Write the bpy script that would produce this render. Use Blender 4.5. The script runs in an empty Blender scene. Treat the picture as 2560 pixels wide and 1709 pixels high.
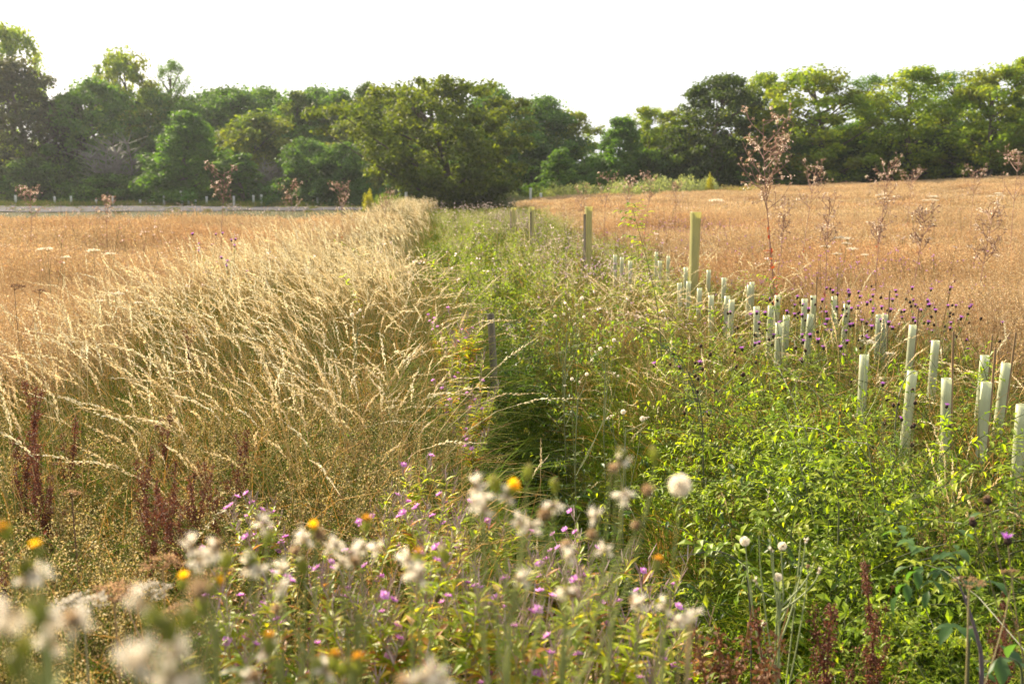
import bpy, math
import numpy as np
from mathutils import Vector
R = math.radians
PI = math.pi
sc = bpy.context.scene
col = sc.collection

# ------------------------------------------------------------------ camera, sky, sun, exposure
EYE = 1.70
FPX, CX, CY = 2489.0, 1280.0, 854.5
PITCH = R(8.78)
cam_d = bpy.data.cameras.new('camera'); cam = bpy.data.objects.new('camera', cam_d); col.objects.link(cam)
cam.location = (0, 0, EYE); cam.rotation_euler = (PI/2 - PITCH, 0, 0)
cam_d.sensor_width = 36; cam_d.lens = 35; cam_d.clip_start = 0.05; cam_d.clip_end = 3000
cam_d.dof.use_dof = True; cam_d.dof.focus_distance = 5.2; cam_d.dof.aperture_fstop = 4.0; cam_d.dof.aperture_blades = 0
sc.camera = cam
SUN_AZ, SUN_EL = R(-44), R(31)          # azimuth from +Y, negative = to the left of the view
w = bpy.data.worlds.new('World'); sc.world = w; w.use_nodes = True
nt = w.node_tree; nt.nodes.clear()
sky = nt.nodes.new('ShaderNodeTexSky'); sky.sky_type = 'NISHITA'; sky.sun_disc = False
sky.sun_elevation = SUN_EL; sky.sun_rotation = SUN_AZ; sky.air_density = 1.0; sky.dust_density = 5.0; sky.ozone_density = 1.0
hz = nt.nodes.new('ShaderNodeMixRGB'); hz.inputs[0].default_value = 0.72; hz.inputs[2].default_value = (10.6, 10.7, 10.8, 1)
bg = nt.nodes.new('ShaderNodeBackground'); bg.inputs[1].default_value = 0.05
wo = nt.nodes.new('ShaderNodeOutputWorld')
nt.links.new(sky.outputs[0], hz.inputs[1]); nt.links.new(hz.outputs[0], bg.inputs[0]); nt.links.new(bg.outputs[0], wo.inputs[0])
sd = bpy.data.lights.new('sun', 'SUN'); sun = bpy.data.objects.new('sun', sd); col.objects.link(sun)
sd.energy = 5.0; sd.angle = R(0.6); sd.color = (1.0, 0.85, 0.62)
sdir = Vector((math.sin(SUN_AZ)*math.cos(SUN_EL), math.cos(SUN_AZ)*math.cos(SUN_EL), math.sin(SUN_EL)))
sun.rotation_euler = sdir.to_track_quat('Z', 'Y').to_euler()
vs = sc.view_settings; vs.view_transform = 'Standard'; vs.look = 'None'; vs.gamma = 1; vs.use_curve_mapping = False
vs.exposure = 1.6
cy = sc.cycles
cy.max_bounces = 6; cy.diffuse_bounces = 3; cy.glossy_bounces = 2; cy.transmission_bounces = 4; cy.transparent_max_bounces = 4
cy.volume_bounces = 0; cy.use_denoising = True; cy.sample_clamp_indirect = 6

# ------------------------------------------------------------------ helpers
def ss(a):
    a = np.clip(a, 0, 1); return a*a*(3-2*a)
def ground_z(x, y):
    x = np.asarray(x, float); y = np.asarray(y, float)
    t = x + 0.07*y
    ditch = -0.70*np.exp(-((t-0.85)/0.42)**2)*ss((y+1)/3)*(1-0.75*ss((y-6.8)/2.5))*(1-ss((y-18)/18))
    pit = -0.30*np.exp(-((t-0.42)/0.28)**2)*ss((y-4.3)/0.7)*(1-ss((y-6.8)/0.8))
    bank = pit+0.14*np.exp(-((t+1.6)/1.2)**2)*ss((y-4)/6)*(1-ss((y-60)/20))
    hill = 2.15*np.clip((x+5)/50, 0, 1.25)*ss((y-12)/75)
    mid = 0.25*np.clip((x+3)/10, 0, 1)*ss((y-8)/30)*(1-ss((y-60)/40))*np.clip((30-x)/25, 0, 1)
    bump = 0.05*np.sin(x*0.9+0.3*y)*np.cos(0.7*y-0.4*x)*ss((y-3)/6)*(1-ss((y-90)/20))
    return ditch+bank+hill+bump+mid*0.4
def gz(x, y): return float(ground_z(x, y))
cp, sp = math.cos(PITCH), math.sin(PITCH)
def sight(px, py):
    """slope of the line of sight: x and z gained per metre of y"""
    a, b = (px-CX)/FPX, -(py-CY)/FPX
    dy = cp + b*sp; dz = -sp + b*cp
    return a/dy, dz/dy
def spot(px, py, Y):
    a, b = sight(px, py); return (a*Y, Y, EYE + b*Y)

class G:
    def __init__(s): s.V, s.F, s.C, s.n = [], [], [], 0
    def add(s, v, f, c):
        v = np.asarray(v, float).reshape(-1, 3); f = np.asarray(f, int).reshape(-1, 4)
        c = np.broadcast_to(np.asarray(c, float), (len(v), 3)) if np.ndim(c) < 2 else np.asarray(c, float).reshape(-1, 3)
        s.V.append(v); s.F.append(f+s.n); s.C.append(c); s.n += len(v)
    def mesh(s, name, mat, smooth=False):
        V = np.concatenate(s.V); F = np.concatenate(s.F); C = np.concatenate(s.C)
        me = bpy.data.meshes.new(name)
        me.vertices.add(len(V)); me.vertices.foreach_set('co', V.ravel())
        me.loops.add(F.size); me.loops.foreach_set('vertex_index', F.ravel().astype(np.int32))
        me.polygons.add(len(F)); me.polygons.foreach_set('loop_start', np.arange(0, F.size, 4, dtype=np.int32))
        a = me.attributes.new('col', 'FLOAT_COLOR', 'POINT')
        a.data.foreach_set('color', np.concatenate([C, np.ones((len(C), 1))], 1).ravel())
        me.update(calc_edges=True)
        if smooth: me.shade_smooth()
        else: me.shade_flat()
        me.materials.append(mat)
        return me
    def xf(s, M=None, off=(0, 0, 0)):
        pass

def norm(a): return a/np.maximum(np.linalg.norm(a, axis=-1, keepdims=True), 1e-9)
def frame(d, ref=None):
    d = norm(d)
    if ref is None: ref = np.tile([0.13, 0.21, 0.97], (len(d), 1))
    u = np.cross(d, ref); bad = np.linalg.norm(u, axis=1) < 0.05
    if bad.any(): u[bad] = np.cross(d[bad], [1, 0.1, 0])
    u = norm(u); return d, u, np.cross(u, d)
def tubes(g, P, r, c, sides=3):
    """P (N,K,3) paths, r (N,K) or (K,) or scalar, c colour (3,), (N,3) or (N,K,3)"""
    P = np.asarray(P, float); N, K, _ = P.shape
    r = np.broadcast_to(np.asarray(r, float), (N, K))
    d = np.gradient(P, axis=1).reshape(-1, 3); _, u, v = frame(d)
    u = u.reshape(N, K, 3); v = v.reshape(N, K, 3)
    ang = np.arange(sides)*2*PI/sides
    ring = P[:, :, None, :] + r[:, :, None, None]*(np.cos(ang)[None, None, :, None]*u[:, :, None, :] + np.sin(ang)[None, None, :, None]*v[:, :, None, :])
    c = np.asarray(c, float)
    if c.ndim == 1: c = np.broadcast_to(c, (N, K, 3))
    elif c.ndim == 2: c = np.broadcast_to(c[:, None, :], (N, K, 3))
    cc = np.broadcast_to(c[:, :, None, :], (N, K, sides, 3))
    i = np.arange(N)[:, None, None]*K*sides; k = np.arange(K-1)[None, :, None]*sides; j = np.arange(sides)[None, None, :]; j2 = (j+1) % sides
    f = np.stack([i+k+j, i+k+j2, i+k+sides+j2, i+k+sides+j], -1)
    g.add(ring.reshape(-1, 3), f.reshape(-1, 4), cc.reshape(-1, 3))
def leaf1(g, c, d, n, L, W, co, fold=0.18):
    """one folded diamond per leaf"""
    c = np.asarray(c, float); N = len(c); d, u, v = frame(np.asarray(d, float), np.asarray(n, float))
    L = np.broadcast_to(L, (N,))[:, None]; W = np.broadcast_to(W, (N,))[:, None]
    m = c + d*L*0.45
    q = np.stack([c, m-u*W*0.5+v*W*fold, c+d*L, m+u*W*0.5+v*W*fold], 1)
    co = np.asarray(co, float); co = np.broadcast_to(co, (N, 3)) if co.ndim == 1 else co
    g.add(q.reshape(-1, 3), np.arange(4*N).reshape(-1, 4), np.repeat(co, 4, 0))
def leafB(g, c, d, n, L, W, co, droop=0.5, fold=0.25, rows=4, tipc=None):
    """an arched leaf with a midrib fold: rows x 3 vertices"""
    c = np.asarray(c, float); N = len(c); d, u, v = frame(np.asarray(d, float), np.asarray(n, float))
    L = np.broadcast_to(L, (N,))[:, None]; W = np.broadcast_to(W, (N,))[:, None]; droop = np.broadcast_to(droop, (N,))[:, None]
    prof = {4: [0.12, 0.95, 0.8, 0.04], 3: [0.15, 1.0, 0.05], 5: [0.12, 0.7, 1.0, 0.65, 0.04]}[rows]
    V = []; 
    for i, p in enumerate(prof):
        s_ = i/(rows-1); a = droop*s_
        ctr = c + d*L*np.sin(a+1e-6)/(droop+1e-6)*1.0 - v*L*(1-np.cos(a))/(droop+1e-6)
        V += [ctr-u*W*0.5*p+v*W*fold*p, ctr, ctr+u*W*0.5*p+v*W*fold*p]
    V = np.stack(V, 1)
    f = []
    for i in range(rows-1):
        for j in range(2): f.append([i*3+j, i*3+j+1, i*3+j+4, i*3+j+3])
    f = np.array(f)[None] + np.arange(N)[:, None, None]*rows*3
    co = np.asarray(co, float); co = np.broadcast_to(co, (N, 3)) if co.ndim == 1 else co
    g.add(V.reshape(-1, 3), f.reshape(-1, 4), np.repeat(co, rows*3, 0))
def lathe(g, base, axis, prof, c, sides=8):
    """prof list of (h, r); colour per ring or one"""
    axis, u, v = frame(np.array([axis], float)); axis, u, v = axis[0], u[0], v[0]
    ang = np.arange(sides)*2*PI/sides; V = []; C = []
    for i, (h, r) in enumerate(prof):
        V.append(np.asarray(base)+axis*h + r*(np.cos(ang)[:, None]*u+np.sin(ang)[:, None]*v))
        cc = c[i] if np.ndim(c) == 2 else c
        C.append(np.tile(cc, (sides, 1)))
    f = [[i*sides+j, i*sides+(j+1) % sides, (i+1)*sides+(j+1) % sides, (i+1)*sides+j] for i in range(len(prof)-1) for j in range(sides)]
    g.add(np.concatenate(V), f, np.concatenate(C))
def arch(b, H, az, lean, curl, K=7):
    """stem paths: b (N,3) bases; the stem leans along az and its tip bows over"""
    u = np.linspace(0, 1, K)[None, :]
    H = np.asarray(H)[:, None]; lean = np.asarray(lean)[:, None]; curl = np.asarray(curl)[:, None]
    off = H*(lean*u**1.6 + 0.6*curl*u**4); z = H*(u*(1-0.18*lean) - 0.42*curl*u**5)
    return np.stack([b[:, :1]+off*np.cos(az)[:, None], b[:, 1:2]+off*np.sin(az)[:, None], b[:, 2:3]+z], -1)
def rv(rng, N): return norm(rng.normal(size=(N, 3)))
def jit(rng, base, N, v=0.2, h=0.06):
    base = np.asarray(base, float); m = 1+rng.uniform(-v, v, (N, 1)); t = rng.normal(size=(N, 1))*h
    return np.clip(base[None]*m*(1+t*np.array([[1.0, 0.1, -0.6]])), 0.002, 0.95)
def pick(rng, pal, N, p=None): return np.asarray(pal, float)[rng.choice(len(pal), N, p=p)]

# ------------------------------------------------------------------ materials
def plant_mat(name, transl=0.35, rough=0.55, spec=0.3, tw=(1.25, 1.2, 0.75), var=0.18):
    m = bpy.data.materials.new(name); m.use_nodes = True; t = m.node_tree; t.nodes.clear()
    N = t.nodes.new; L = t.links.new
    a = N('ShaderNodeAttribute'); a.attribute_name = 'col'
    ti = N('ShaderNodeAttribute'); ti.attribute_type = 'INSTANCER'; ti.attribute_name = 'tint'
    oi = N('ShaderNodeObjectInfo')
    mr = N('ShaderNodeMapRange'); mr.inputs[3].default_value = 1-var; mr.inputs[4].default_value = 1+var
    L(oi.outputs['Random'], mr.inputs[0])
    hs = N('ShaderNodeHueSaturation'); L(a.outputs['Color'], hs.inputs['Color']); L(mr.outputs[0], hs.inputs['Value'])
    tm = N('ShaderNodeMixRGB'); tm.blend_type = 'MULTIPLY'; tm.inputs[2].default_value = (0.97, 0.86, 0.78, 1)
    L(ti.outputs['Fac'], tm.inputs[0]); L(hs.outputs[0], tm.inputs[1])
    p = N('ShaderNodeBsdfPrincipled'); p.inputs['Roughness'].default_value = rough; p.inputs['Specular IOR Level'].default_value = spec
    L(tm.outputs[0], p.inputs['Base Color'])
    tc = N('ShaderNodeMixRGB'); tc.blend_type = 'MULTIPLY'; tc.inputs[0].default_value = 1; tc.inputs[2].default_value = (*tw, 1)
    L(tm.outputs[0], tc.inputs[1])
    tr = N('ShaderNodeBsdfTranslucent'); L(tc.outputs[0], tr.inputs[0])
    mx = N('ShaderNodeMixShader'); mx.inputs[0].default_value = transl
    L(p.outputs[0], mx.inputs[1]); L(tr.outputs[0], mx.inputs[2])
    o = N('ShaderNodeOutputMaterial'); L(mx.outputs[0], o.inputs[0])
    return m
def noise_mat(name, c1, c2, scale=4.0, rough=0.9, bump=0.3, c3=None, stretch=(1, 1, 1)):
    m = bpy.data.materials.new(name); m.use_nodes = True; t = m.node_tree; N = t.nodes.new; L = t.links.new
    p = t.nodes['Principled BSDF']; p.inputs['Roughness'].default_value = rough; p.inputs['Specular IOR Level'].default_value = 0.05
    tc = N('ShaderNodeTexCoord'); mp = N('ShaderNodeMapping'); mp.inputs['Scale'].default_value = stretch
    n = N('ShaderNodeTexNoise'); n.inputs['Scale'].default_value = scale; n.inputs['Detail'].default_value = 8
    L(tc.outputs['Object'], mp.inputs[0]); L(mp.outputs[0], n.inputs[0])
    r = N('ShaderNodeValToRGB'); r.color_ramp.elements[0].color = (*c1, 1); r.color_ramp.elements[1].color = (*c2, 1)
    r.color_ramp.elements[0].position = 0.35; r.color_ramp.elements[1].position = 0.68
    if c3: e = r.color_ramp.elements.new(0.52); e.color = (*c3, 1)
    L(n.outputs[0], r.inputs[0]); L(r.outputs[0], p.inputs['Base Color'])
    b = N('ShaderNodeBump'); b.inputs['Strength'].default_value = bump; b.inputs['Distance'].default_value = 0.02
    L(n.outputs[0], b.inputs['Height']); L(b.outputs[0], p.inputs['Normal'])
    return m
M_leaf = plant_mat('leaf', 0.55, 0.45, 0.35, tw=(1.55, 1.6, 0.5))
M_petal = plant_mat('petal', 0.5, 0.6, 0.2, tw=(1.2, 1.05, 1.2), var=0.1)
M_blade = plant_mat('blade', 0.45, 0.75, 0.12, tw=(1.5, 1.4, 0.5))
M_tree = plant_mat('tree_leaf', 0.5, 0.6, 0.25, tw=(2.0, 1.9, 0.5), var=0.08)
M_straw = plant_mat('straw', 0.30, 0.6, 0.3, tw=(1.1, 1.0, 0.8))
M_fluff = plant_mat('fluff', 0.62, 0.8, 0.1, tw=(1.12, 1.08, 1.0), var=0.06)
M_stem = plant_mat('stem', 0.08, 0.6, 0.3)
M_bark = noise_mat('bark', (0.05, 0.04, 0.03), (0.16, 0.13, 0.10), 6, 0.95, 0.8, stretch=(1, 1, 0.2))
M_soil = noise_mat('soil', (0.035, 0.03, 0.016), (0.11, 0.085, 0.04), 1.7, 0.95, 0.8, c3=(0.055, 0.06, 0.02))
M_track = noise_mat('gravel', (0.035, 0.034, 0.042), (0.070, 0.068, 0.082), 0.8, 0.9, 0.3)
M_wood = noise_mat('weathered_wood', (0.11, 0.095, 0.07), (0.30, 0.26, 0.20), 14, 0.9, 0.6, stretch=(1, 1, 0.08))
M_cane = noise_mat('cane', (0.20, 0.13, 0.07), (0.38, 0.27, 0.16), 20, 0.7, 0.3, stretch=(1, 1, 0.1))

# ------------------------------------------------------------------ object helpers
def tag(o, label=None, cat=None, group=None, kind=None):
    if label: o['label'] = label
    if cat: o['category'] = cat
    if group: o['group'] = group
    if kind: o['kind'] = kind
    return o
def empty(name, loc, rz=0.0, scale=1.0):
    o = bpy.data.objects.new(name, None); col.objects.link(o); o.empty_display_size = 0.2
    o.location = loc; o.rotation_euler = (0, 0, rz)
    o.scale = (scale, scale, scale) if np.isscalar(scale) else scale
    return o
def put(name, me, parent=None, loc=None, rot=None, scale=None):
    o = bpy.data.objects.new(name, me); col.objects.link(o); o.parent = parent
    if loc is not None: o.location = loc
    if rot is not None: o.rotation_euler = rot
    if scale is not None: o.scale = (scale,)*3 if np.isscalar(scale) else scale
    return o
def proto(name, me): return bpy.data.objects.new(name, me)

def scatter(name, pts, rot, scl, idx, protos, label, cat, tint=None):
    """one stuff object: every point carries a copy of one of the prototype meshes (a geometry-nodes scatter)"""
    me = bpy.data.meshes.new(name); n = len(pts)
    me.vertices.add(n); me.vertices.foreach_set('co', np.asarray(pts, float).ravel())
    a = me.attributes.new('rot', 'FLOAT_VECTOR', 'POINT'); a.data.foreach_set('vector', np.asarray(rot, float).ravel())
    a = me.attributes.new('scl', 'FLOAT_VECTOR', 'POINT'); s3 = np.asarray(scl, float); s3 = np.repeat(s3[:, None], 3, 1) if s3.ndim == 1 else s3
    a.data.foreach_set('vector', s3.ravel())
    a = me.attributes.new('idx', 'INT', 'POINT'); a.data.foreach_set('value', np.asarray(idx, np.int32))
    a = me.attributes.new('tint', 'FLOAT', 'POINT'); a.data.foreach_set('value', np.zeros(n) if tint is None else np.asarray(tint, float))
    o = bpy.data.objects.new(name, me); col.objects.link(o)
    ng = bpy.data.node_groups.new(name+'_spread', 'GeometryNodeTree')
    ng.interface.new_socket('Geometry', in_out='INPUT', socket_type='NodeSocketGeometry')
    ng.interface.new_socket('Geometry', in_out='OUTPUT', socket_type='NodeSocketGeometry')
    N = ng.nodes.new; L = ng.links.new
    gi = N('NodeGroupInput'); go = N('NodeGroupOutput'); iop = N('GeometryNodeInstanceOnPoints'); jn = N('GeometryNodeJoinGeometry')
    for p in protos:
        ob = N('GeometryNodeObjectInfo'); ob.inputs['Object'].default_value = p
        gt = N('GeometryNodeGeometryToInstance'); L(ob.outputs['Geometry'], gt.inputs[0]); L(gt.outputs[0], jn.inputs[0])
    def at(nm, ty):
        q = N('GeometryNodeInputNamedAttribute'); q.data_type = ty; q.inputs['Name'].default_value = nm; return q.outputs[0]
    L(gi.outputs[0], iop.inputs['Points']); L(jn.outputs[0], iop.inputs['Instance']); iop.inputs['Pick Instance'].default_value = True
    L(at('idx', 'INT'), iop.inputs['Instance Index']); L(at('rot', 'FLOAT_VECTOR'), iop.inputs['Rotation']); L(at('scl', 'FLOAT_VECTOR'), iop.inputs['Scale'])
    L(iop.outputs[0], go.inputs[0])
    md = o.modifiers.new('spread', 'NODES'); md.node_group = ng
    return tag(o, label, cat, kind='stuff')
def vnoise(x, y, s, seed=0):
    return 0.5+0.25*(np.sin(x*s+seed*1.7+1.3*np.sin(y*s*0.8+seed))+np.sin(y*s*1.13+seed*2.3+1.1*np.sin(x*s*0.7-seed)))
def field(rng, n, ymin, ymax, tfun, margin=0.05, dens_pow=1.0):
    """random ground points seen by the camera between two distances, kept where tfun(t, x, y) says so (a probability)"""
    u = rng.random(n)
    if dens_pow == 1.0: y = ymin+(ymax-ymin)*np.sqrt((u*(ymax**2-ymin**2)+ymin**2)/1.0) if False else np.sqrt(u*(ymax**2-ymin**2)+ymin**2)
    else: y = ymin+(ymax-ymin)*u**dens_pow
    x = (rng.random(n)*2-1)*(0.515+margin)*y + (rng.random(n)*2-1)*0.4
    t = x+0.07*y
    keep = (rng.random(n) < tfun(t, x, y)) & ~((t > 0.12) & (t < 0.72+0.05*np.sin(y*5)) & (y > 4.7) & (y < 7.1) & (rng.random(n) < 0.93))
    x, y = x[keep], y[keep]
    return np.stack([x, y, ground_z(x, y)], 1)

# ------------------------------------------------------------------ ground, track
def build_ground():
    xs = np.unique(np.concatenate([np.linspace(-6, 6, 97), np.linspace(-60, 60, 61), np.linspace(-300, 300, 25)]))
    ys = np.unique(np.concatenate([np.linspace(-3, 20, 93), np.linspace(20, 130, 56), np.linspace(-30, 330, 25)]))
    X, Y = np.meshgrid(xs, ys); Z = ground_z(X, Y)
    nx, ny = len(xs), len(ys); i = np.arange(ny-1)[:, None]*nx+np.arange(nx-1)[None]
    g = G(); g.add(np.stack([X, Y, Z], -1).reshape(-1, 3), np.stack([i, i+1, i+nx+1, i+nx], -1).reshape(-1, 4), (0.1, 0.1, 0.05))
    tag(put('ground', g.mesh('ground', M_soil, True)), kind='structure')
    # gravel track along the foot of the wood
    n = 40; xs = np.linspace(-95, -6, n); V = []
    for x in xs:
        yc = 82; hw = 11.5*min(1, (-x+2)/40)+1.5
        for s in (-1, 1): V.append((x, yc+s*hw, gz(x, yc+s*hw)+0.06))
    g = G(); g.add(V, [[2*k, 2*k+1, 2*k+3, 2*k+2] for k in range(n-1)], (0.2, 0.2, 0.2))
    tag(put('track', g.mesh('track', M_track)), kind='structure')
build_ground()
def build_haze():
    m = bpy.data.materials.new('haze_air'); m.use_nodes = True; t = m.node_tree; t.nodes.clear()
    v = t.nodes.new('ShaderNodeVolumePrincipled'); v.inputs['Color'].default_value = (0.86, 0.91, 0.98, 1); v.inputs['Density'].default_value = 0.00021; v.inputs['Anisotropy'].default_value = 0.45
    o = t.nodes.new('ShaderNodeOutputMaterial'); t.links.new(v.outputs[0], o.inputs['Volume'])
    me = bpy.data.meshes.new('haze'); x0, x1, y0, y1, z0, z1 = -320, 320, -40, 345, -2.0, 27.0
    me.from_pydata([(x, y, z) for z in (z0, z1) for y in (y0, y1) for x in (x0, x1)], [], [(0, 2, 3, 1), (4, 5, 7, 6), (0, 1, 5, 4), (2, 6, 7, 3), (0, 4, 6, 2), (1, 3, 7, 5)])
    me.materials.append(m); tag(put('haze', me), kind='stuff')
build_haze()

# ------------------------------------------------------------------ trees
def crown_trunk(seed, H, Rr, lo=0.2, prof='round', clumps=120, cr=0.9, per=80, leaf=0.3, pal=((0.055, 0.095, 0.018),), limbs=14, out=0.45, trunk=None, fork=0.35, flat=0.75, twigs=0):
    rng = np.random.default_rng(seed)
    u = rng.random(clumps)
    h = lo+(1-lo)*u
    s = (h-lo)/(1-lo)
    f = {'round': np.sqrt(np.clip(1-((s-0.45)/0.56)**2, 0.02, 1)), 'cone': np.clip(1.05-s, 0.06, 1)**0.75*np.clip(s*5+0.45, 0, 1),
         'dome': np.sqrt(np.clip(1-s**2.2, 0.03, 1)), 'spread': np.sqrt(np.clip(1-((s-0.55)/0.5)**2, 0.10, 1)),
         'tall': np.clip(np.sin(PI*np.clip(s*0.86+0.10, 0, 1)), 0.08, 1)**0.7}[prof]
    az = rng.random(clumps)*2*PI
    lob = 1+0.22*np.sin(az*2+seed)*np.sin(h*7+seed*2)+0.16*np.sin(az*5+seed*3)
    rad = Rr*f*lob*rng.random(clumps)**out
    wob = 0.12*Rr*np.sin(h*5+seed)
    Cc = np.stack([rad*np.cos(az)+wob, rad*np.sin(az), h*H-cr*0.5], 1)
    g = G()
    csz = cr*rng.uniform(0.65, 1.3, clumps)
    ci = np.repeat(np.arange(clumps), per); n = len(ci)
    d = rv(rng, n); q = d*(rng.random((n, 1))**0.45)
    P = Cc[ci]+q*csz[ci][:, None]*np.array([1, 1, flat])
    nrm = norm(d*0.8+rv(rng, n)*0.8+np.array([0, 0, 0.4]))
    base = pick(rng, pal, clumps)*rng.uniform(0.8, 1.22, (clumps, 1))
    c = base[ci]*rng.uniform(0.75, 1.25, (n, 1))*(1+rng.normal(size=(n, 1))*0.05*np.array([[1.2, 0.2, -0.5]]))
    L = leaf*rng.uniform(0.7, 1.4, n)
    leaf1(g, P, np.cross(nrm, rv(rng, n)), nrm, L, L*0.72, np.clip(c, 0.004, 0.5), 0.12)
    crown = g.mesh('crown', M_tree)
    g = G(); tr = trunk or H*0.022
    K = 8; z = np.linspace(-0.3, H*0.86, K)
    path = np.stack([0.12*Rr*np.sin(z/H*5+seed)*np.clip(z/H*2, 0, 1), 0.03*H*np.sin(z/H*4+seed*1.3)*np.clip(z/H, 0, 1), z], 1)
    tubes(g, path[None], tr*np.linspace(1.25, 0.2, K)[None], (0.1, 0.08, 0.06), 7)
    sel = rng.choice(clumps, min(limbs, clumps), replace=False)
    for k in sel:
        e = Cc[k]; z0 = max(lo*H*0.55, min(e[2]-0.9*np.hypot(e[0], e[1])*rng.uniform(fork, 1.0), H*0.75)); b = np.array([np.interp(z0, z, path[:, 0]), np.interp(z0, z, path[:, 1]), z0])
        v = np.linspace(0, 1, 5)[:, None]
        pth = b+(e-b)*v+np.array([0, 0, 1])*0.10*np.linalg.norm(e-b)*np.sin(v*PI)*rng.uniform(-0.6, 1)
        tubes(g, pth[None], (tr*0.42*np.linspace(1, 0.18, 5))[None], (0.1, 0.08, 0.06), 5)
    if twigs:
        b = Cc[rng.integers(0, clumps, twigs)]; dd = norm(rv(rng, twigs)+np.array([0, 0, 1.2])); v = np.linspace(0, 1, 3)[None, :, None]
        tubes(g, b[:, None]+dd[:, None]*v*cr*1.5, np.array([0.02, 0.015, 0.006])[None], (0.3, 0.28, 0.25), 3)
    return crown, g.mesh('trunk', M_bark, True)
DK = ((0.042, 0.072, 0.012), (0.054, 0.086, 0.013), (0.036, 0.060, 0.012))
GR = ((0.066, 0.134, 0.018), (0.082, 0.152, 0.018), (0.054, 0.114, 0.018))
BR = ((0.135, 0.195, 0.016), (0.165, 0.210, 0.016), (0.105, 0.165, 0.016))
YE = ((0.108, 0.132, 0.018), (0.090, 0.125, 0.018), (0.072, 0.112, 0.016))
BL = ((0.055, 0.112, 0.030), (0.064, 0.126, 0.032), (0.048, 0.095, 0.028))
DB = ((0.045, 0.050, 0.024), (0.055, 0.056, 0.026), (0.036, 0.044, 0.022))
GY = ((0.19, 0.21, 0.15), (0.23, 0.245, 0.18), (0.14, 0.17, 0.11))
T = {   # unit: metres, built at real height; copies are scaled to fit
 'oak': crown_trunk(1, 10.5, 7.0, 0.06, 'spread', 360, 0.95, 100, 0.27, ((0.076, 0.106, 0.011), (0.094, 0.124, 0.012), (0.060, 0.088, 0.011)), 26, 0.40, 0.32, 0.35, 0.5),
 'ash': crown_trunk(2, 13, 4.6, 0.10, 'tall', 170, 0.85, 80, 0.28, BR, 22, 0.42, fork=0.7, flat=0.8),
 'ash_b': crown_trunk(3, 13, 4.8, 0.14, 'round', 190, 0.8, 80, 0.28, BR+YE[:1], 24, 0.38, fork=0.7, flat=0.8),
 'airy': crown_trunk(4, 16, 3.6, 0.30, 'round', 130, 0.85, 85, 0.19, GR, 34, 0.42, fork=1.0, flat=0.85),
 'airy_b': crown_trunk(5, 16, 2.6, 0.34, 'round', 55, 0.70, 60, 0.18, GR, 20, 0.45, fork=1.0, flat=0.9),
 'dark': crown_trunk(6, 14, 5.0, 0.03, 'round', 240, 0.95, 85, 0.30, DK, 16, 0.42),
 'brown': crown_trunk(7, 15, 5.0, 0.02, 'round', 230, 0.95, 70, 0.30, DB, 16, 0.40),
 'round': crown_trunk(8, 12, 5.0, 0.03, 'dome', 240, 0.95, 85, 0.28, GR, 14, 0.38),
 'round_b': crown_trunk(9, 12, 5.2, 0.03, 'round', 240, 0.90, 85, 0.28, GR+YE[1:], 14, 0.38),
 'cool': crown_trunk(15, 12, 5.1, 0.03, 'dome', 250, 0.95, 85, 0.27, BL+GR[2:], 14, 0.38),
 'cone': crown_trunk(10, 9, 3.6, 0.02, 'cone', 210, 0.70, 90, 0.24, ((0.056, 0.122, 0.018), (0.066, 0.136, 0.018)), 10, 0.36),
 'blue': crown_trunk(11, 7, 3.9, 0.01, 'dome', 190, 0.75, 80, 0.24, BL, 10, 0.36),
 'yellow': crown_trunk(12, 8, 4.4, 0.01, 'dome', 190, 0.8, 80, 0.25, YE, 10, 0.36),
 'bush': crown_trunk(13, 4, 3.0, 0.00, 'dome', 130, 0.65, 80, 0.23, GR+DK, 8, 0.36),
 'sapling': crown_trunk(14, 4.5, 1.7, 0.12, 'cone', 80, 0.42, 60, 0.18, BL[:2]+GR[:1], 8, 0.40),
}
def bare_tree(seed, H):
    rng = np.random.default_rng(seed); g = G(); b = G()
    K = 7
    n = 7; base = np.stack([rng.normal(size=n)*0.3, rng.normal(size=n)*0.3, np.full(n, -0.1)], 1)
    P = arch(base, H*rng.uniform(0.7, 1.0, n), rng.random(n)*2*PI, rng.uniform(0.02, 0.14, n), rng.uniform(-0.1, 0.05, n), K)
    tubes(g, P, (H*0.007*np.linspace(1, 0.25, K))[None], (0.20, 0.18, 0.165), 5)
    m = 420; s = rng.integers(0, n, m); k = rng.integers(2, K, m); o = P[s, k]; d = norm(rv(rng, m)*0.7+np.array([0, 0, 1.0])); v = np.linspace(0, 1, 3)[None, :, None]
    tubes(b, o[:, None]+d[:, None]*v*rng.uniform(0.8, 2.0, m)[:, None, None], np.array([0.02, 0.014, 0.008])[None], (0.19, 0.175, 0.155), 3)
    return b.mesh('crown', M_stem), g.mesh('trunk', M_stem)
T['bare'] = bare_tree(20, 8)
size = {}
for k, (c, t_) in T.items():
    v = np.empty(len(c.vertices)*3); c.vertices.foreach_get('co', v); v = v.reshape(-1, 3)
    size[k] = (np.percentile(v[:, 2], 99.7), np.percentile(v[:, 0], 98)-np.percentile(v[:, 0], 2), 0.5*(np.percentile(v[:, 0], 98)+np.percentile(v[:, 0], 2)))
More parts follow.
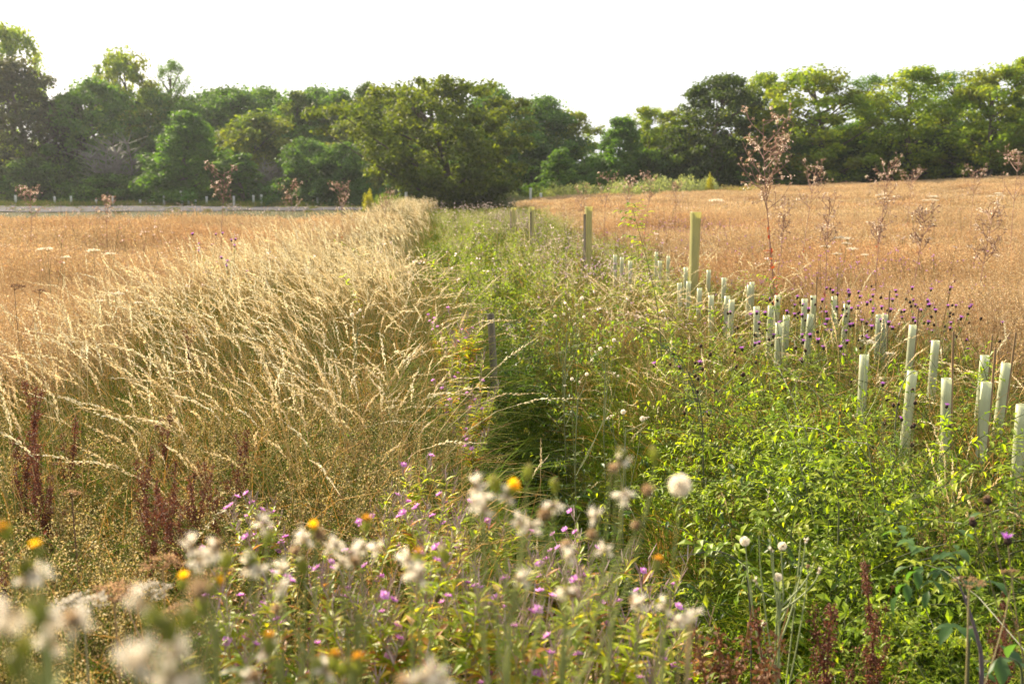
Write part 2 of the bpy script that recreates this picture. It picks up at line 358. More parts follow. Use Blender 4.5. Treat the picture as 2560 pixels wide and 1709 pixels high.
# kind, x of the crown, top, width (as seen in the photograph, 2560 px wide), distance, name, category, label
TREES = [
 ('ash', 8, 62, 200, 122, 'airy_tree', 'tall thin-leaved tree rising highest at the left end of the wood', 2.0),
 ('brown', 45, 150, 250, 112, 'broadleaf_tree', 'dark brownish tree with sky specks under the tallest airy tree at left', 0.4),
 ('round', 235, 200, 240, 116, 'broadleaf_tree', 'mid green tree below the bushy crown that stands out above the left wood', 1.3),
 ('ash_b', 312, 128, 185, 124, 'airy_tree', 'bushy-topped tall tree standing clear above the left part of the wood', 4.1),
 ('airy', 420, 150, 95, 122, 'airy_tree', 'very thin wispy treetop against the sky right of the tall bushy crown', 0.9),
 ('dark', 160, 235, 150, 118, 'broadleaf_tree', 'dark tree with sky gaps between the brownish tree and the mid green one', 2.2),
 ('round_b', 430, 240, 200, 120, 'broadleaf_tree', 'tree behind and left of the bright conical tree', 5.2),
 ('cone', 455, 283, 190, 100, 'conical_tree', 'bright green conical tree standing forward of the left wood', 0.0),
 ('cool', 590, 222, 250, 118, 'broadleaf_tree', 'broad green tree just right of the bright conical tree, topping the wood', 3.4),
 ('round_b', 735, 232, 210, 120, 'broadleaf_tree', 'rounded tree at the middle of the left wood with sunlit shoulders', 0.3),
 ('round', 850, 228, 190, 121, 'broadleaf_tree', 'green tree left of the small dark crown beside the oak', 4.6),
 ('cool', 520, 228, 200, 124, 'broadleaf_tree', 'cool green tree rising behind the top of the conical tree', 1.1),
 ('round', 665, 222, 220, 125, 'broadleaf_tree', 'tree closing the skyline between the two broad trees of the left wood', 2.9),
 ('cool', 800, 222, 210, 125, 'broadleaf_tree', 'cool green tree on the skyline behind the one with sunlit shoulders', 4.0),
 ('round_b', 365, 235, 200, 125, 'broadleaf_tree', 'tree filling the skyline under the wispy treetop', 0.9),
 ('round', 985, 235, 190, 122, 'broadleaf_tree', 'tree behind the left shoulder of the oak', 3.7),
 ('dark', 915, 212, 120, 123, 'broadleaf_tree', 'small dark pointed crown peeping up just left of the oak', 1.0),
 ('yellow', 640, 285, 250, 110, 'broadleaf_tree', 'yellowish green tree in front of the broad ones right of the conical tree', 2.6),
 ('yellow', 890, 300, 200, 108, 'broadleaf_tree', 'golden green tree touching the left side of the oak', 5.5),
 ('blue', 765, 348, 210, 100, 'young_tree', 'bluish green bushy young tree at the foot of the wood left of the oak', 0.5),
 ('blue', 860, 360, 190, 98, 'young_tree', 'bushy young tree with yellow tips close against the oak on its left', 2.7),
 ('sapling', 600, 385, 110, 101, 'young_tree', 'small pale green young tree among bare stems right of the conical tree', 0.2),
 ('bare', 285, 335, 130, 103, 'bare_tree', 'grey leafless tree with upright stems left of the conical tree', 0.0),
 ('bare', 675, 395, 110, 102, 'bare_tree', 'grey leafless stems left of the bluish young tree', 1.8),
 ('bush', 95, 395, 170, 106, 'bush', 'grey green bush under the dark brownish tree at far left', 0.6),
 ('bush', 260, 435, 170, 101, 'bush', 'low yellowish green bush under the grey leafless tree', 3.0),
 ('bush', 360, 430, 150, 104, 'bush', 'dark bush hugging the left foot of the conical tree', 4.1),
 ('bush', 560, 425, 140, 108, 'bush', 'dark bush in the gap right of the conical tree', 5.1),
 ('bush', 200, 400, 180, 112, 'bush', 'black-green bush deep in the shade of the left wood', 2.0),
 ('oak', 1105, 205, 405, 84, 'oak_tree', 'big dark spreading oak standing alone in front of the wood', 0.7),
 ('cool', 1235, 218, 220, 108, 'broadleaf_tree', 'dark tree whose top shows behind the right shoulder of the oak', 3.3),
 ('cool', 1350, 245, 230, 112, 'broadleaf_tree', 'dark tree two places right of the oak, sloping down to the gap', 0.6),
 ('ash_b', 1425, 275, 190, 115, 'ash_tree', 'thin see-through tree on the left edge of the dip in the treeline', 2.2),
 ('bush', 1215, 400, 150, 92, 'bush', 'round bluish bush under the right side of the oak', 1.0),
 ('sapling', 1402, 372, 84, 92, 'young_tree', 'small pale young tree standing out in front of dark shade right of the oak', 0.9),
 ('bush', 1330, 400, 190, 104, 'bush', 'dark bush between the oak and the small pale young tree', 5.0),
 ('bush', 1480, 395, 120, 106, 'bush', 'bush in the dip of the treeline below the see-through tree', 2.2),
 ('cone', 1545, 296, 140, 100, 'conical_tree', 'dark conical tree on the right edge of the dip in the treeline', 2.0),
 ('ash', 1620, 268, 130, 106, 'ash_tree', 'narrow green tree next right of the dark conical tree', 1.7),
 ('ash_b', 1695, 275, 160, 104, 'ash_tree', 'light green tree in the lower stretch left of the tall dark one', 4.9),
 ('dark', 1800, 188, 200, 100, 'broadleaf_tree', 'tall dark tree where the right-hand wood rises, its bare trunk showing', 2.6),
 ('ash', 1905, 184, 170, 102, 'ash_tree', 'green tree behind the tall dead thistle, next to the tall dark tree', 0.2),
 ('ash_b', 2050, 172, 280, 96, 'ash_tree', 'broad bright green tree right of the tall dead thistle', 3.1),
 ('airy', 2165, 188, 150, 103, 'airy_tree', 'thin tree with white sky showing through between two broad bright trees', 1.2),
 ('ash', 2290, 170, 230, 94, 'ash_tree', 'bright yellow-green tree leaning over a sky gap in the right-hand wood', 5.6),
 ('airy', 2395, 180, 170, 101, 'airy_tree', 'gappy tree beside the bright corner trees at right', 3.7),
 ('ash_b', 2490, 165, 230, 90, 'ash_tree', 'sunlit yellow-green tree second from the right edge', 0.8),
 ('ash', 2575, 145, 180, 92, 'ash_tree', 'tallest tree at the right edge, cut off by the frame', 2.4),
 ('bush', 1640, 375, 170, 101, 'bush', 'dark bush below the narrow green tree', 0.8),
 ('bush', 1760, 385, 190, 103, 'bush', 'dark bush at the foot of the tall dark tree', 2.8),
 ('round', 1950, 315, 190, 99, 'broadleaf_tree', 'low dark tree directly behind the tall dead thistle head', 2.0),
 ('round_b', 2120, 330, 200, 100, 'broadleaf_tree', 'low shaded tree under the thin one with sky gaps', 1.0),
 ('dark', 2240, 330, 200, 98, 'broadleaf_tree', 'low dark tree under the leaning yellow-green crown', 3.9),
 ('dark', 2370, 325, 190, 97, 'broadleaf_tree', 'low dark tree under the gappy crown near the right edge', 5.0),
 ('round', 2500, 335, 210, 95, 'broadleaf_tree', 'low dark green tree filling the corner under the sunlit right-hand trees', 0.1),
]
for kind, px, top, wid, Y, name, label, rz in TREES:
    x, _, zt = spot(px, top, Y); z0 = gz(x, Y)
    H0, W0, c0 = size[kind]
    sz = (zt-z0)/H0; sx = wid/FPX*Y/W0
    e = empty(name, (x, Y, z0), 0.0 if kind in ('oak', 'cone') else rz, (sx, sx, sz))
    tag(e, label, 'bush' if 'bush' in name else 'tree', 'bushes at the foot of the wood' if 'bush' in name else 'trees of the wood beyond the field')
    c, t_ = T[kind]
    put('trunk', t_, e); put('crown', c, e)
# the wood goes on behind the front rank and reads as one dark mass there
rng = np.random.default_rng(77)
n = 150; x = rng.uniform(-95, 95, n); y = 128+rng.random(n)*45
x = x*y/130
gap = np.abs(x/y-0.085) < 0.045
hh = np.where(x < 0, 0.74, 0.62)*rng.uniform(0.8, 1.1, n); hh[gap] *= 0.55
scatter('woodland', np.stack([x, y, ground_z(x, y)-0.3], 1), np.stack([np.zeros(n), np.zeros(n), rng.random(n)*6.3], 1), np.stack([hh*1.25, hh*1.25, hh], 1), rng.integers(0, 4, n),
        [proto('wood_'+k, T[k][0]) for k in ('dark', 'round', 'round_b', 'brown')], 'deeper trees of the wood seen dark between the front trees', 'woodland')

# ------------------------------------------------------------------ low growth between field and wood
def soft_bush(seed, H, Rr, pal, leaf=0.12, n=2600):
    rng = np.random.default_rng(seed); g = G(); d = rv(rng, n); d[:, 2] = np.abs(d[:, 2])
    q = d*(rng.random((n, 1))**0.35)*(1+0.25*np.sin(d[:, :1]*4+seed)+0.2*np.sin(d[:, 1:2]*7))
    P = q*np.array([Rr, Rr, H]); 
    leaf1(g, P, norm(d+rv(rng, n)+np.array([0, 0, 1.2])), rv(rng, n), leaf*rng.uniform(0.7, 1.5, n), leaf*0.45, jit(rng, pal[0], n)*0.5+0.5*pick(rng, pal, n))
    s = G(); m = 14; az = rng.random(m)*2*PI
    tubes(s, arch(np.zeros((m, 3)), H*rng.uniform(0.6, 0.95, m), az, rng.uniform(0.2, 0.8, m), np.zeros(m)), (0.025*np.linspace(1, 0.3, 7))[None], (0.12, 0.10, 0.07), 4)
    return g.mesh('foliage', M_leaf), s.mesh('stem', M_stem)
GB = [soft_bush(i, 1.0, 1.3, GY) for i in (1, 2, 3)]
YB = soft_bush(4, 1.0, 0.9, ((0.30, 0.27, 0.03), (0.16, 0.20, 0.03), (0.36, 0.32, 0.03)))
TB = soft_bush(5, 1.0, 1.2, ((0.20, 0.155, 0.10), (0.16, 0.14, 0.08), (0.12, 0.13, 0.05)))
GNB = soft_bush(6, 1.0, 1.3, ((0.10, 0.14, 0.035), (0.08, 0.12, 0.04), (0.14, 0.16, 0.05)))
BUSH = [  # which, x, top, width, Y, label
 (GB[0], 1200, 478, 90, 84, 'low grey-green scrub at the right foot of the oak'), (GB[1], 1270, 474, 90, 86, 'pale scrubby bush second right of the oak foot'),
 (GNB, 1340, 472, 90, 87, 'greener low bush below the dark shade right of the oak'), (GB[2], 1400, 462, 80, 86, 'pale bush under the small pale young tree'),
 (GB[0], 1470, 465, 90, 85, 'silvery bush right of the small pale young tree'), (GB[1], 1545, 458, 100, 84, 'silvery bush under the dark conical tree'),
 (GB[2], 1625, 450, 120, 83, 'biggest silvery bush along the field edge'), (GB[0], 1700, 450, 120, 82, 'broad blue-grey bush at the right of the silvery row'),
 (GB[1], 1765, 452, 90, 82, 'blue-grey bush ending the silvery row by the yellow weed'), (YB, 1776, 440, 24, 81, 'small yellow-topped weed behind the silvery row'),
 (TB, 1850, 462, 110, 81, 'straw-coloured scrub at the edge of the right-hand field'), (YB, 920, 480, 30, 76, 'bright yellow flowering weed left of the oak'),
 (GNB, 980, 488, 90, 82, 'low green bush at the left foot of the oak'), (GB[1], 1300, 492, 70, 80, 'small pale bush low in front of the scrub right of the oak'),
 (TB, 205, 487, 60, 104, 'brownish bush among the far stakes at left'), (TB, 385, 488, 60, 104, 'brown bush left of the tallest far stake'),
 (TB, 290, 497, 70, 102, 'low brown scrub among the stakes left of the conical tree'), (TB, 680, 490, 50, 103, 'reddish brown bush among the far stakes right of the conical tree'),
 (GNB, 360, 486, 60, 103, 'leafy green weed beside the far stakes'), (GNB, 700, 488, 60, 100, 'dark green weed by the track'),
 (GNB, 30, 496, 70, 104, 'green weeds at the left end of the track'), (GNB, 790, 485, 110, 104, 'long green bush under the bluish young tree'),
]
for (f, s), px, top, wid, Y, label in BUSH:
    x, _, zt = spot(px, top, Y); z0 = gz(x, Y); b = wid/FPX*Y/2.4
    e = empty('scrub_bush', (x, Y, z0), px*0.01, (b, b, max(zt-z0, 0.5)/1.05)); tag(e, label, 'bush', 'low bushes along the field edge')
    put('foliage', f, e); put('stem', s, e)

# ------------------------------------------------------------------ tree guards
def tube_mesh(name, H, r, mat, flare=0.0, sides=14, thick=0.0025, ridges=0):
    g = G(); ang = np.arange(sides)*2*PI/sides
    rr = r*(1+ (0.10*(np.cos(ang*ridges) > 0.6) if ridges else 0.0))
    hs = np.linspace(-0.05, H, 10); V = []; C = []
    rng = np.random.default_rng(5)
    def ring(h, k): 
        f_ = 1+0.03*math.sin(h*9+1)+(flare if h > H-0.012 else 0)
        return np.stack([rr*k*f_*np.cos(ang)*(1+0.05*math.sin(h*7)), rr*k*f_*np.sin(ang), np.full(sides, h)], 1)
    rings = [ring(h, 1) for h in hs]+([ring(H+0.004, 1)] if flare else [])+[ring(h, 1-thick/r) for h in hs[::-1]]
    n = len(rings)
    f = [[i*sides+j, i*sides+(j+1) % sides, (i+1)*sides+(j+1) % sides, (i+1)*sides+j] for i in range(n-1) for j in range(sides)]
    g.add(np.concatenate(rings), f, (0.5, 0.5, 0.5)); return g.mesh(name, mat, True)
def plastic(name, c, transl, c2):
    m = bpy.data.materials.new(name); m.use_nodes = True; t = m.node_tree; t.nodes.clear(); N = t.nodes.new; L = t.links.new
    tc = N('ShaderNodeTexCoord'); n = N('ShaderNodeTexNoise'); n.inputs['Scale'].default_value = 9; n.inputs['Detail'].default_value = 6
    mp = N('ShaderNodeMapping'); mp.inputs['Scale'].default_value = (1, 1, 0.35); L(tc.outputs['Object'], mp.inputs[0]); L(mp.outputs[0], n.inputs[0])
    r = N('ShaderNodeValToRGB'); r.color_ramp.elements[0].position = 0.3; r.color_ramp.elements[1].position = 0.6
    r.color_ramp.elements[0].color = (*c2, 1); r.color_ramp.elements[1].color = (*c, 1); L(n.outputs[0], r.inputs[0])
    p = N('ShaderNodeBsdfPrincipled'); p.inputs['Roughness'].default_value = 0.38; L(r.outputs[0], p.inputs['Base Color'])
    tr = N('ShaderNodeBsdfTranslucent'); L(r.outputs[0], tr.inputs[0]); mx = N('ShaderNodeMixShader'); mx.inputs[0].default_value = transl
    L(p.outputs[0], mx.inputs[1]); L(tr.outputs[0], mx.inputs[2]); o = N('ShaderNodeOutputMaterial'); L(mx.outputs[0], o.inputs[0]); return m
M_guard = plastic('guard_plastic', (0.70, 0.72, 0.50), 0.5, (0.50, 0.52, 0.36))
M_shelter = plastic('shelter_plastic', (0.60, 0.57, 0.26), 0.55, (0.50, 0.48, 0.22))
guard_me = tube_mesh('tube', 0.62, 0.026, M_guard)
shelter_me = tube_mesh('tube', 1.30, 0.055, M_shelter, flare=0.16, sides=24, ridges=6)
def stick(name, H, r, mat, sides=6):
    g = G(); tubes(g, np.array([[[0, 0, -0.1], [0, 0, H*0.5], [0, 0, H-0.004], [0, 0, H]]]), np.array([[r, r, r, r*0.3]]), (0.3, 0.2, 0.1), sides); return g.mesh(name, mat)
cane_me = stick('cane', 0.80, 0.006, M_cane); stake_me = stick('stake', 1.18, 0.022, M_wood, 4)
# x, top, how far the cane shows above (px), lean in degrees, label
GUARDS = [
 (2466, 955, 74, 0.5, 'nearest tall pale tree guard at the right, thin cane rising from its right side'),
 (2370, 945, 100, -2.5, 'blue-shaded leaning tree guard left of the nearest one, with a long cane'),
 (2461, 888, 44, 1.5, 'tree guard half hidden directly behind the nearest one'),
 (2512, 907, 67, 3.0, 'tree guard at right leaning towards the frame edge with its own cane'),
 (2556, 1011, 0, 0.0, 'tree guard cut off by the right edge of the frame'),
 (2278, 926, 0, 2.5, 'lower tree guard half sunk in green leaves left of the blue-shaded one'),
 (2338, 851, 0, 1.0, 'short-looking tree guard wrapped by weed stems behind the blue-shaded one'),
 (2281, 812, 36, 1.5, 'slim upright tree guard right of the purple knapweed patch'),
 (2213, 786, 50, -1.0, 'right one of two touching tree guards behind the knapweed'),
 (2199, 786, 0, -1.0, 'left one of two touching tree guards behind the knapweed'),
 (2161, 887, 0, 0.0, 'tree guard nearly buried in leaves under the knapweed flowers'),
 (2089, 740, 28, -3.5, 'tree guard leaning left in the middle of the knapweed patch'),
 (2116, 760, 0, 1.5, 'tree guard close right of the left-leaning one among knapweed'),
 (2035, 739, 40, -1.5, 'tree guard with a cane at the left side of the knapweed'),
 (2024, 785, 0, 3.0, 'tree guard crossed by weed stems in front of the knapweed'),
 (2012, 747, 0, 0.0, 'greyish tree guard top peeping over leaves left of the knapweed'),
 (1966, 788, 0, 0.5, 'tree guard veiled by green shoots left of the knapweed'),
 (1948, 807, 0, -0.5, 'lower tree guard veiled by green shoots near the red-leaved thistle stem'),
 (1927, 764, 0, 1.0, 'tree guard behind the light green shoot left of the knapweed'),
 (1944, 738, 0, 0.0, 'back tree guard just right of the tall red-leaved thistle stem'),
 (1873, 712, 0, 2.0, 'bright tree guard leaning against another left of the red-leaved thistle'),
 (1893, 766, 0, -1.5, 'front tree guard below the bright pair left of the red-leaved thistle'),
 (1881, 705, 0, -1.0, 'back tree guard of the bright pair left of the red-leaved thistle'),
 (1810, 694, 0, 0.5, 'slender bright tree guard standing apart between two clusters'),
 (1818, 740, 0, 0.0, 'whitish tree guard in front of the slender bright one'),
 (1829, 749, 0, 1.0, 'dim tree guard close right of the whitish one'),
 (1772, 675, 0, 0.5, 'broad tree guard just right of the tall green shelter'),
 (1779, 738, 0, -1.5, 'front tree guard below the broad one by the tall green shelter'),
 (1722, 703, 0, 0.0, 'tree guard at the left foot of the tall green shelter'),
 (1749, 720, 0, 0.5, 'tree guard right in front of the tall green shelter'),
 (1715, 668, 0, -0.5, 'back tree guard at the left of the tall green shelter'),
 (1701, 707, 0, -3.0, 'leaning dull tree guard left of the tall green shelter'),
 (1671, 640, 0, 0.0, 'small far tree guard beside the leafy shoot'),
 (1650, 652, 0, 0.0, 'small tree guard behind the tall leafy rose shoot'),
 (1641, 630, 0, 0.5, 'farther tree guard behind the tip of the leafy rose shoot'),
 (1576, 652, 0, 0.0, 'far whitish tree guard first left of the tall rose shoot'),
 (1555, 643, 0, 0.0, 'far whitish tree guard second left of the tall rose shoot'),
 (1538, 637, 0, -0.5, 'farthest tree guard, at the left end of the two rows'),
]
for px, top, cane, lean, label in GUARDS:
    hgt = 0.76
    Y = (EYE-hgt)/-(sight(px, top)[1])
    for _ in range(4):
        x = sight(px, top)[0]*Y; Y = (EYE-(hgt+gz(x, Y)))/-(sight(px, top)[1])
    x, _, zt = spot(px, top, Y); z0 = gz(x, Y)
    e = empty('tree_guard', (x-math.sin(R(lean))*0.6, Y, z0), px*0.7); e.rotation_euler = (0, R(lean), 0); e.scale = (1, 1, (zt-z0)/0.62)
    tag(e, label, 'tree guard', 'pale plastic tree guards in two rows along the ditch')
    put('tube', guard_me, e, rot=(0, 0, px*0.7))
    H = 0.62+cane/FPX*Y if cane else 0.58
    put('cane', cane_me, e, loc=(0.023 if cane else 0.0, -0.012 if cane else 0, 0), scale=(1, 1, H/0.80))
for px, top, Y, lean, label in [(1738, 530, 12.3, 0.3, 'tall olive tree shelter, nearest and biggest of the tall tubes'), (1473, 516, 17.6, 0.6, 'tall grey-green tree shelter second in the line of tall tubes'),
                                (1329, 517, 24.5, 0.0, 'small distant tall tree shelter near the middle of the photo'), (1284, 519, 29.5, 0.0, 'farthest tall tree shelter, tiny, left of the others')]:
    x, _, zt = spot(px, top, Y); z0 = gz(x, Y)
    e = empty('tree_shelter', (x, Y, z0)); e.rotation_euler = (0, R(lean), 0.3*px); e.scale = (1, 1, (zt-z0)/1.304)
    tag(e, label, 'tree shelter', 'tall tree shelters in a line'); put('tube', shelter_me, e); put('stake', stake_me, e, loc=(0.0, 0.082, 0))
# weathered post in the ditch
x, _, zt = spot(1234, 785, 7.7); z0 = gz(x, 7.7)
g = G(); tubes(g, np.array([[[0, 0, -0.2], [0.01, 0, 0.5], [0.0, 0, 1.0], [0.0, 0, 1.005]]]), np.array([[0.03, 0.029, 0.028, 0.02]]), (0.2, 0.2, 0.2), 7)
o = put('wooden_post', g.mesh('wooden_post', M_wood), loc=(x, 7.7, z0), scale=(1.0, 1.0, zt-z0)); o.rotation_euler = (0, R(-1.5), 0); tag(o, 'short weathered grey post standing in the overgrown ditch', 'post')
# far stakes at the foot of the wood
M_far = plastic('far_guard', (0.72, 0.74, 0.66), 0.4, (0.6, 0.62, 0.56))
far_me = tube_mesh('far_stake', 1.0, 0.05, M_far, sides=8)
FAR = [(38, 488), (136, 491), (177, 490), (240, 505), (281, 490), (350, 499), (409, 488), (455, 477), (471, 496), (488, 503), (516, 491), (584, 490), (633, 488), (653, 486), (793, 483), (1015, 480), (1326, 470), (1352, 482)]
FL = ['far pale stake at the left end of the track', 'far pale stake second from the left', 'far pale stake third from the left', 'short far stake before the bare tree', 'far stake below the leafless tree', 'short far stake left of the conical tree',
      'upright far stake at the left foot of the conical tree', 'tallest far stake, tilted, under the conical tree', 'short far stake right of the tallest tilted one', 'lowest far stake under the conical tree', 'far stake at the right foot of the conical tree',
      'far stake below the small pale green young tree', 'left of two close far stakes near the bare stems', 'right of two close far stakes near the bare stems', 'far stake under the bluish young tree', 'far stake at the left foot of the oak', 'far stake in the scrub right of the oak', 'far stake low in the scrub below the dark bush']
for (px, top), label in zip(FAR, FL):
    Y = 96.5 if px < 1000 else 80
    x, _, zt = spot(px, top, Y); z0 = gz(x, Y)
    o = put('far_stake', far_me, loc=(x, Y, z0), scale=(2.1, 2.1, max(zt-z0, 0.6))); o.rotation_euler = (0, R(-6 if px == 455 else 0.5), 0)
    tag(o, label, 'stake', 'pale stakes along the far wood edge')

# ------------------------------------------------------------------ grasses (uncountable: scatters)
def field_tuft(seed, n, rad, H, sw, hl, hn, pal, blade_pal, blades, green=0.0):
    rng = np.random.default_rng(seed); g = G()
    a = rng.random(n)*2*PI; r = rad*np.sqrt(rng.random(n)); b = np.stack([r*np.cos(a), r*np.sin(a), np.full(n, -0.02)], 1)
    h = H*rng.uniform(0.65, 1.15, n); P = arch(b, h, PI+rng.normal(size=n)*1.1, rng.uniform(0.02, 0.28, n), rng.uniform(0, 0.35, n), 5)
    c = jit(rng, pal[0], n, 0.25); tubes(g, P, (sw*np.array([1, 0.9, 0.75, 0.6, 0.4]))[None], c, 3)
    s = np.repeat(np.arange(n), hn); u = rng.random(len(s)); k = 3+u
    k0 = np.minimum(k.astype(int), 3); p = P[s, k0]*(1-(k-k0))[:, None]+P[s, k0+1]*(k-k0)[:, None]
    spread = hl*1.1*(1.1-u)[:, None]; d = norm(rv(rng, len(s))*0.9+np.array([-0.3, 0, 0.8])); p = p+d*spread*rng.random((len(s), 1))
    leaf1(g, p, d, rv(rng, len(s)), hl*rng.uniform(0.6, 1.3, len(s)), hl*0.38, pick(rng, pal, len(s))*rng.uniform(0.75, 1.25, (len(s), 1)))
    if blades:
        a = rng.random(blades)*2*PI; r = rad*np.sqrt(rng.random(blades)); b = np.stack([r*np.cos(a), r*np.sin(a), np.full(blades, -0.02)], 1)
        P = arch(b, H*rng.uniform(0.35, 0.8, blades), rng.random(blades)*2*PI, rng.uniform(0.1, 0.7, blades), rng.uniform(0.0, 0.9, blades), 5)
        tubes(g, P, (sw*1.8*np.array([1, 0.95, 0.8, 0.5, 0.15]))[None], pick(rng, blade_pal, blades)*rng.uniform(0.7, 1.2, (blades, 1)), 2 if False else 3)
    return g.mesh('tuft', M_straw)
BRN = ((0.49, 0.35, 0.19), (0.56, 0.415, 0.24), (0.37, 0.245, 0.14), (0.62, 0.51, 0.33), (0.43, 0.33, 0.15))
STR = ((0.52, 0.38, 0.18), (0.42, 0.30, 0.13), (0.30, 0.27, 0.09))
OLV = ((0.16, 0.19, 0.045), (0.22, 0.22, 0.07), (0.12, 0.17, 0.035), (0.34, 0.28, 0.11))
near_f = [proto('field_near', field_tuft(100+i, 62, 0.26, 0.70, 0.0015, 0.013, 16, BRN, STR, 50)) for i in range(4)]
mid_f = [proto('field_mid', field_tuft(110+i, 90, 0.5, 0.70, 0.0032, 0.026, 10, BRN, STR, 60)) for i in range(4)]
far_f = [proto('field_far', field_tuft(120+i, 170, 1.1, 0.66, 0.009, 0.075, 6, BRN, STR, 60)) for i in range(4)]
def in_field(t, x, y):
    left = ss((-2.2-t)/1.2)*(y < 38+3*np.sin(x*0.2)+np.clip((x+14)*1.2,0,10)); right = ss((t-3.35-0.03*y)/1.3)
    return np.clip(left+right, 0, 1)
rng = np.random.default_rng(5)
def put_field(name, P, protos, label, smin=0.8, smax=1.2, seed=0):
    n = len(P); r = np.random.default_rng(seed+50)
    tint = np.clip(vnoise(P[:, 0], P[:, 1], 0.5, 3)*1.8-0.8+0.35*r.normal(size=n), 0, 1)
    s = r.uniform(smin, smax, n)*(0.75+0.5*vnoise(P[:, 0], P[:, 1], 0.8, 9))
    scatter(name, P, np.stack([r.normal(size=n)*0.06, r.normal(size=n)*0.06, r.normal(size=n)*0.6], 1), s, r.integers(0, len(protos), n), protos, label, 'grass', tint)
P = field(rng, 3800, 3.0, 14, in_field); put_field('meadow_grass', P, near_f, 'fine reddish brown seeding grass of the near field', seed=1)
P = field(rng, 5200, 12, 32, in_field); put_field('meadow_grass', P, mid_f, 'fine reddish brown seeding grass farther out in the field', seed=2)
P = field(rng, 7000, 28, 96, in_field); put_field('meadow_grass', P, far_f, 'brown seeding grass reaching to the far edge of the field', 0.6, 0.9, seed=3)

def tall_tuft(seed, n, rad, H, K=9, heads=40, az0=PI, azs=0.5, lean=(0.02, 0.32), curl=(0.0, 0.5), sw=0.0017, hlen=0.018, hfrac=0.22, pal=((0.78, 0.68, 0.44), (0.84, 0.76, 0.54), (0.70, 0.58, 0.36)), bl=16):
    rng = np.random.default_rng(seed); g = G()
    a = rng.random(n)*2*PI; r = rad*np.sqrt(rng.random(n)); b = np.stack([r*np.cos(a), r*np.sin(a), np.full(n, -0.03)], 1)
    h = H*rng.uniform(0.72, 1.12, n); az = az0+rng.normal(size=n)*azs
    P = arch(b, h, az, rng.uniform(*lean, n), rng.uniform(*curl, n), K)
    cs = np.stack([jit(rng, (0.30, 0.27, 0.09), n), jit(rng, (0.48, 0.37, 0.16), n)], 1)[:, (np.arange(K) > K*0.4).astype(int)]
    tubes(g, P, (sw*np.linspace(1.2, 0.45, K))[None], cs, 3)
    m = n*heads; s = np.repeat(np.arange(n), heads); u = np.tile(np.linspace(1-hfrac, 0.995, heads), n)+rng.normal(size=m)*0.004
    k = np.clip(u, 0, 0.999)*(K-1); k0 = k.astype(int); fr = (k-k0)[:, None]; p = P[s, k0]*(1-fr)+P[s, k0+1]*fr; d = norm(P[s, k0+1]-P[s, k0])
    wv = np.sin((u-(1-hfrac))/hfrac*PI)**0.5 if False else np.clip(np.sin(np.clip((u-(1-hfrac))/hfrac, 0, 1)*PI*0.93+0.2), 0.25, 1)
    side = rv(rng, m); dd = norm(d*1.0+side*0.5)
    hc = pick(rng, pal, n)[s]*rng.uniform(0.8, 1.15, (m, 1))
    leaf1(g, p, dd, side, hlen*wv*rng.uniform(0.8, 1.3, m), hlen*0.42*wv, np.clip(hc, 0, 0.85))
    if bl:
        b2 = b[rng.integers(0, n, bl)]
        P = arch(b2, H*rng.uniform(0.3, 0.75, bl), az0+rng.normal(size=bl)*1.2, rng.uniform(0.1, 0.7, bl), rng.uniform(0.2, 1.1, bl), 6)
        tubes(g, P, (0.0028*np.array([0.8, 1, 0.9, 0.7, 0.4, 0.1]))[None], pick(rng, OLV+STR, bl)*rng.uniform(0.8, 1.2, (bl, 1)), 3)
    return g.mesh('tall_tuft', M_straw)
tall = [proto('tall', tall_tuft(200+i, 9, 0.16, 1.12)) for i in range(6)]
tall_b = [proto('tall_b', tall_tuft(220+i, 7, 0.16, 1.0, az0=0.3, azs=1.2, lean=(0.05, 0.6), curl=(0.1, 0.8))) for i in range(4)]
tall_far = [proto('tall_far', tall_tuft(230+i, 14, 0.35, 1.05, K=6, heads=12, sw=0.004, hlen=0.045, bl=14)) for i in range(4)]
def pale(t, x, y):
    e = 0.35*np.sin(y*1.3+x)+0.25*np.sin(y*0.45)
    p = ss((t+2.9+e)/0.7)*(1-ss((t+0.8+0.3*e)/0.7))
    return np.clip(p*ss((y-4.3)/2.2)*0.95 + 0.32*p*ss((y-2.9)/0.8), 0, 1)*(0.55+0.45*vnoise(x, y, 2.2, 4))
def lay(name, P, protos, label, cat='grass', smin=0.8, smax=1.15, seed=0, tilt=0.08, spin=0.35, tint=None, patch=0.0):
    n = len(P); r = np.random.default_rng(seed+500)
    return scatter(name, P, np.stack([r.normal(size=n)*tilt, r.normal(size=n)*tilt, r.normal(size=n)*spin], 1), r.uniform(smin, smax, n)*(1-patch+patch*1.7*vnoise(P[:, 0], P[:, 1], 3.3, 6)*(0.5+vnoise(P[:, 0], P[:, 1], 6.1, 3))), r.integers(0, len(protos), n), protos, label, cat, tint)
P = field(rng, 2150, 2.6, 14, pale); lay('tall_grass', P, tall+tall[:4]+tall_b[:1], 'tall pale gold grass with nodding seed heads on the left bank', seed=1, tilt=0.13)
P = field(rng, 5200, 12, 70, lambda t, x, y: pale(t*1.0, x, y)*(y < 68)); lay('tall_grass', P, tall_far, 'pale gold grass of the bank running away to the oak', seed=2)
def stray(t, x, y): return 0.10*ss((y-5)/2)*((t < -2.4)*(t > -6.0)) + 0.035*(t > 3.8)*(y < 40)
P = field(rng, 5000, 5, 40, stray); lay('tall_grass', P, tall, 'stray pale grass stems standing in the brown fields', seed=10, smin=0.75, smax=1.0)
def edge(t, x, y): return np.exp(-((t+0.45)/0.5)**2)*ss((y-3.4)/1.5)*0.22 + 0.10*np.exp(-((t-2.4)/0.8)**2)*ss((y-3.5)/2)
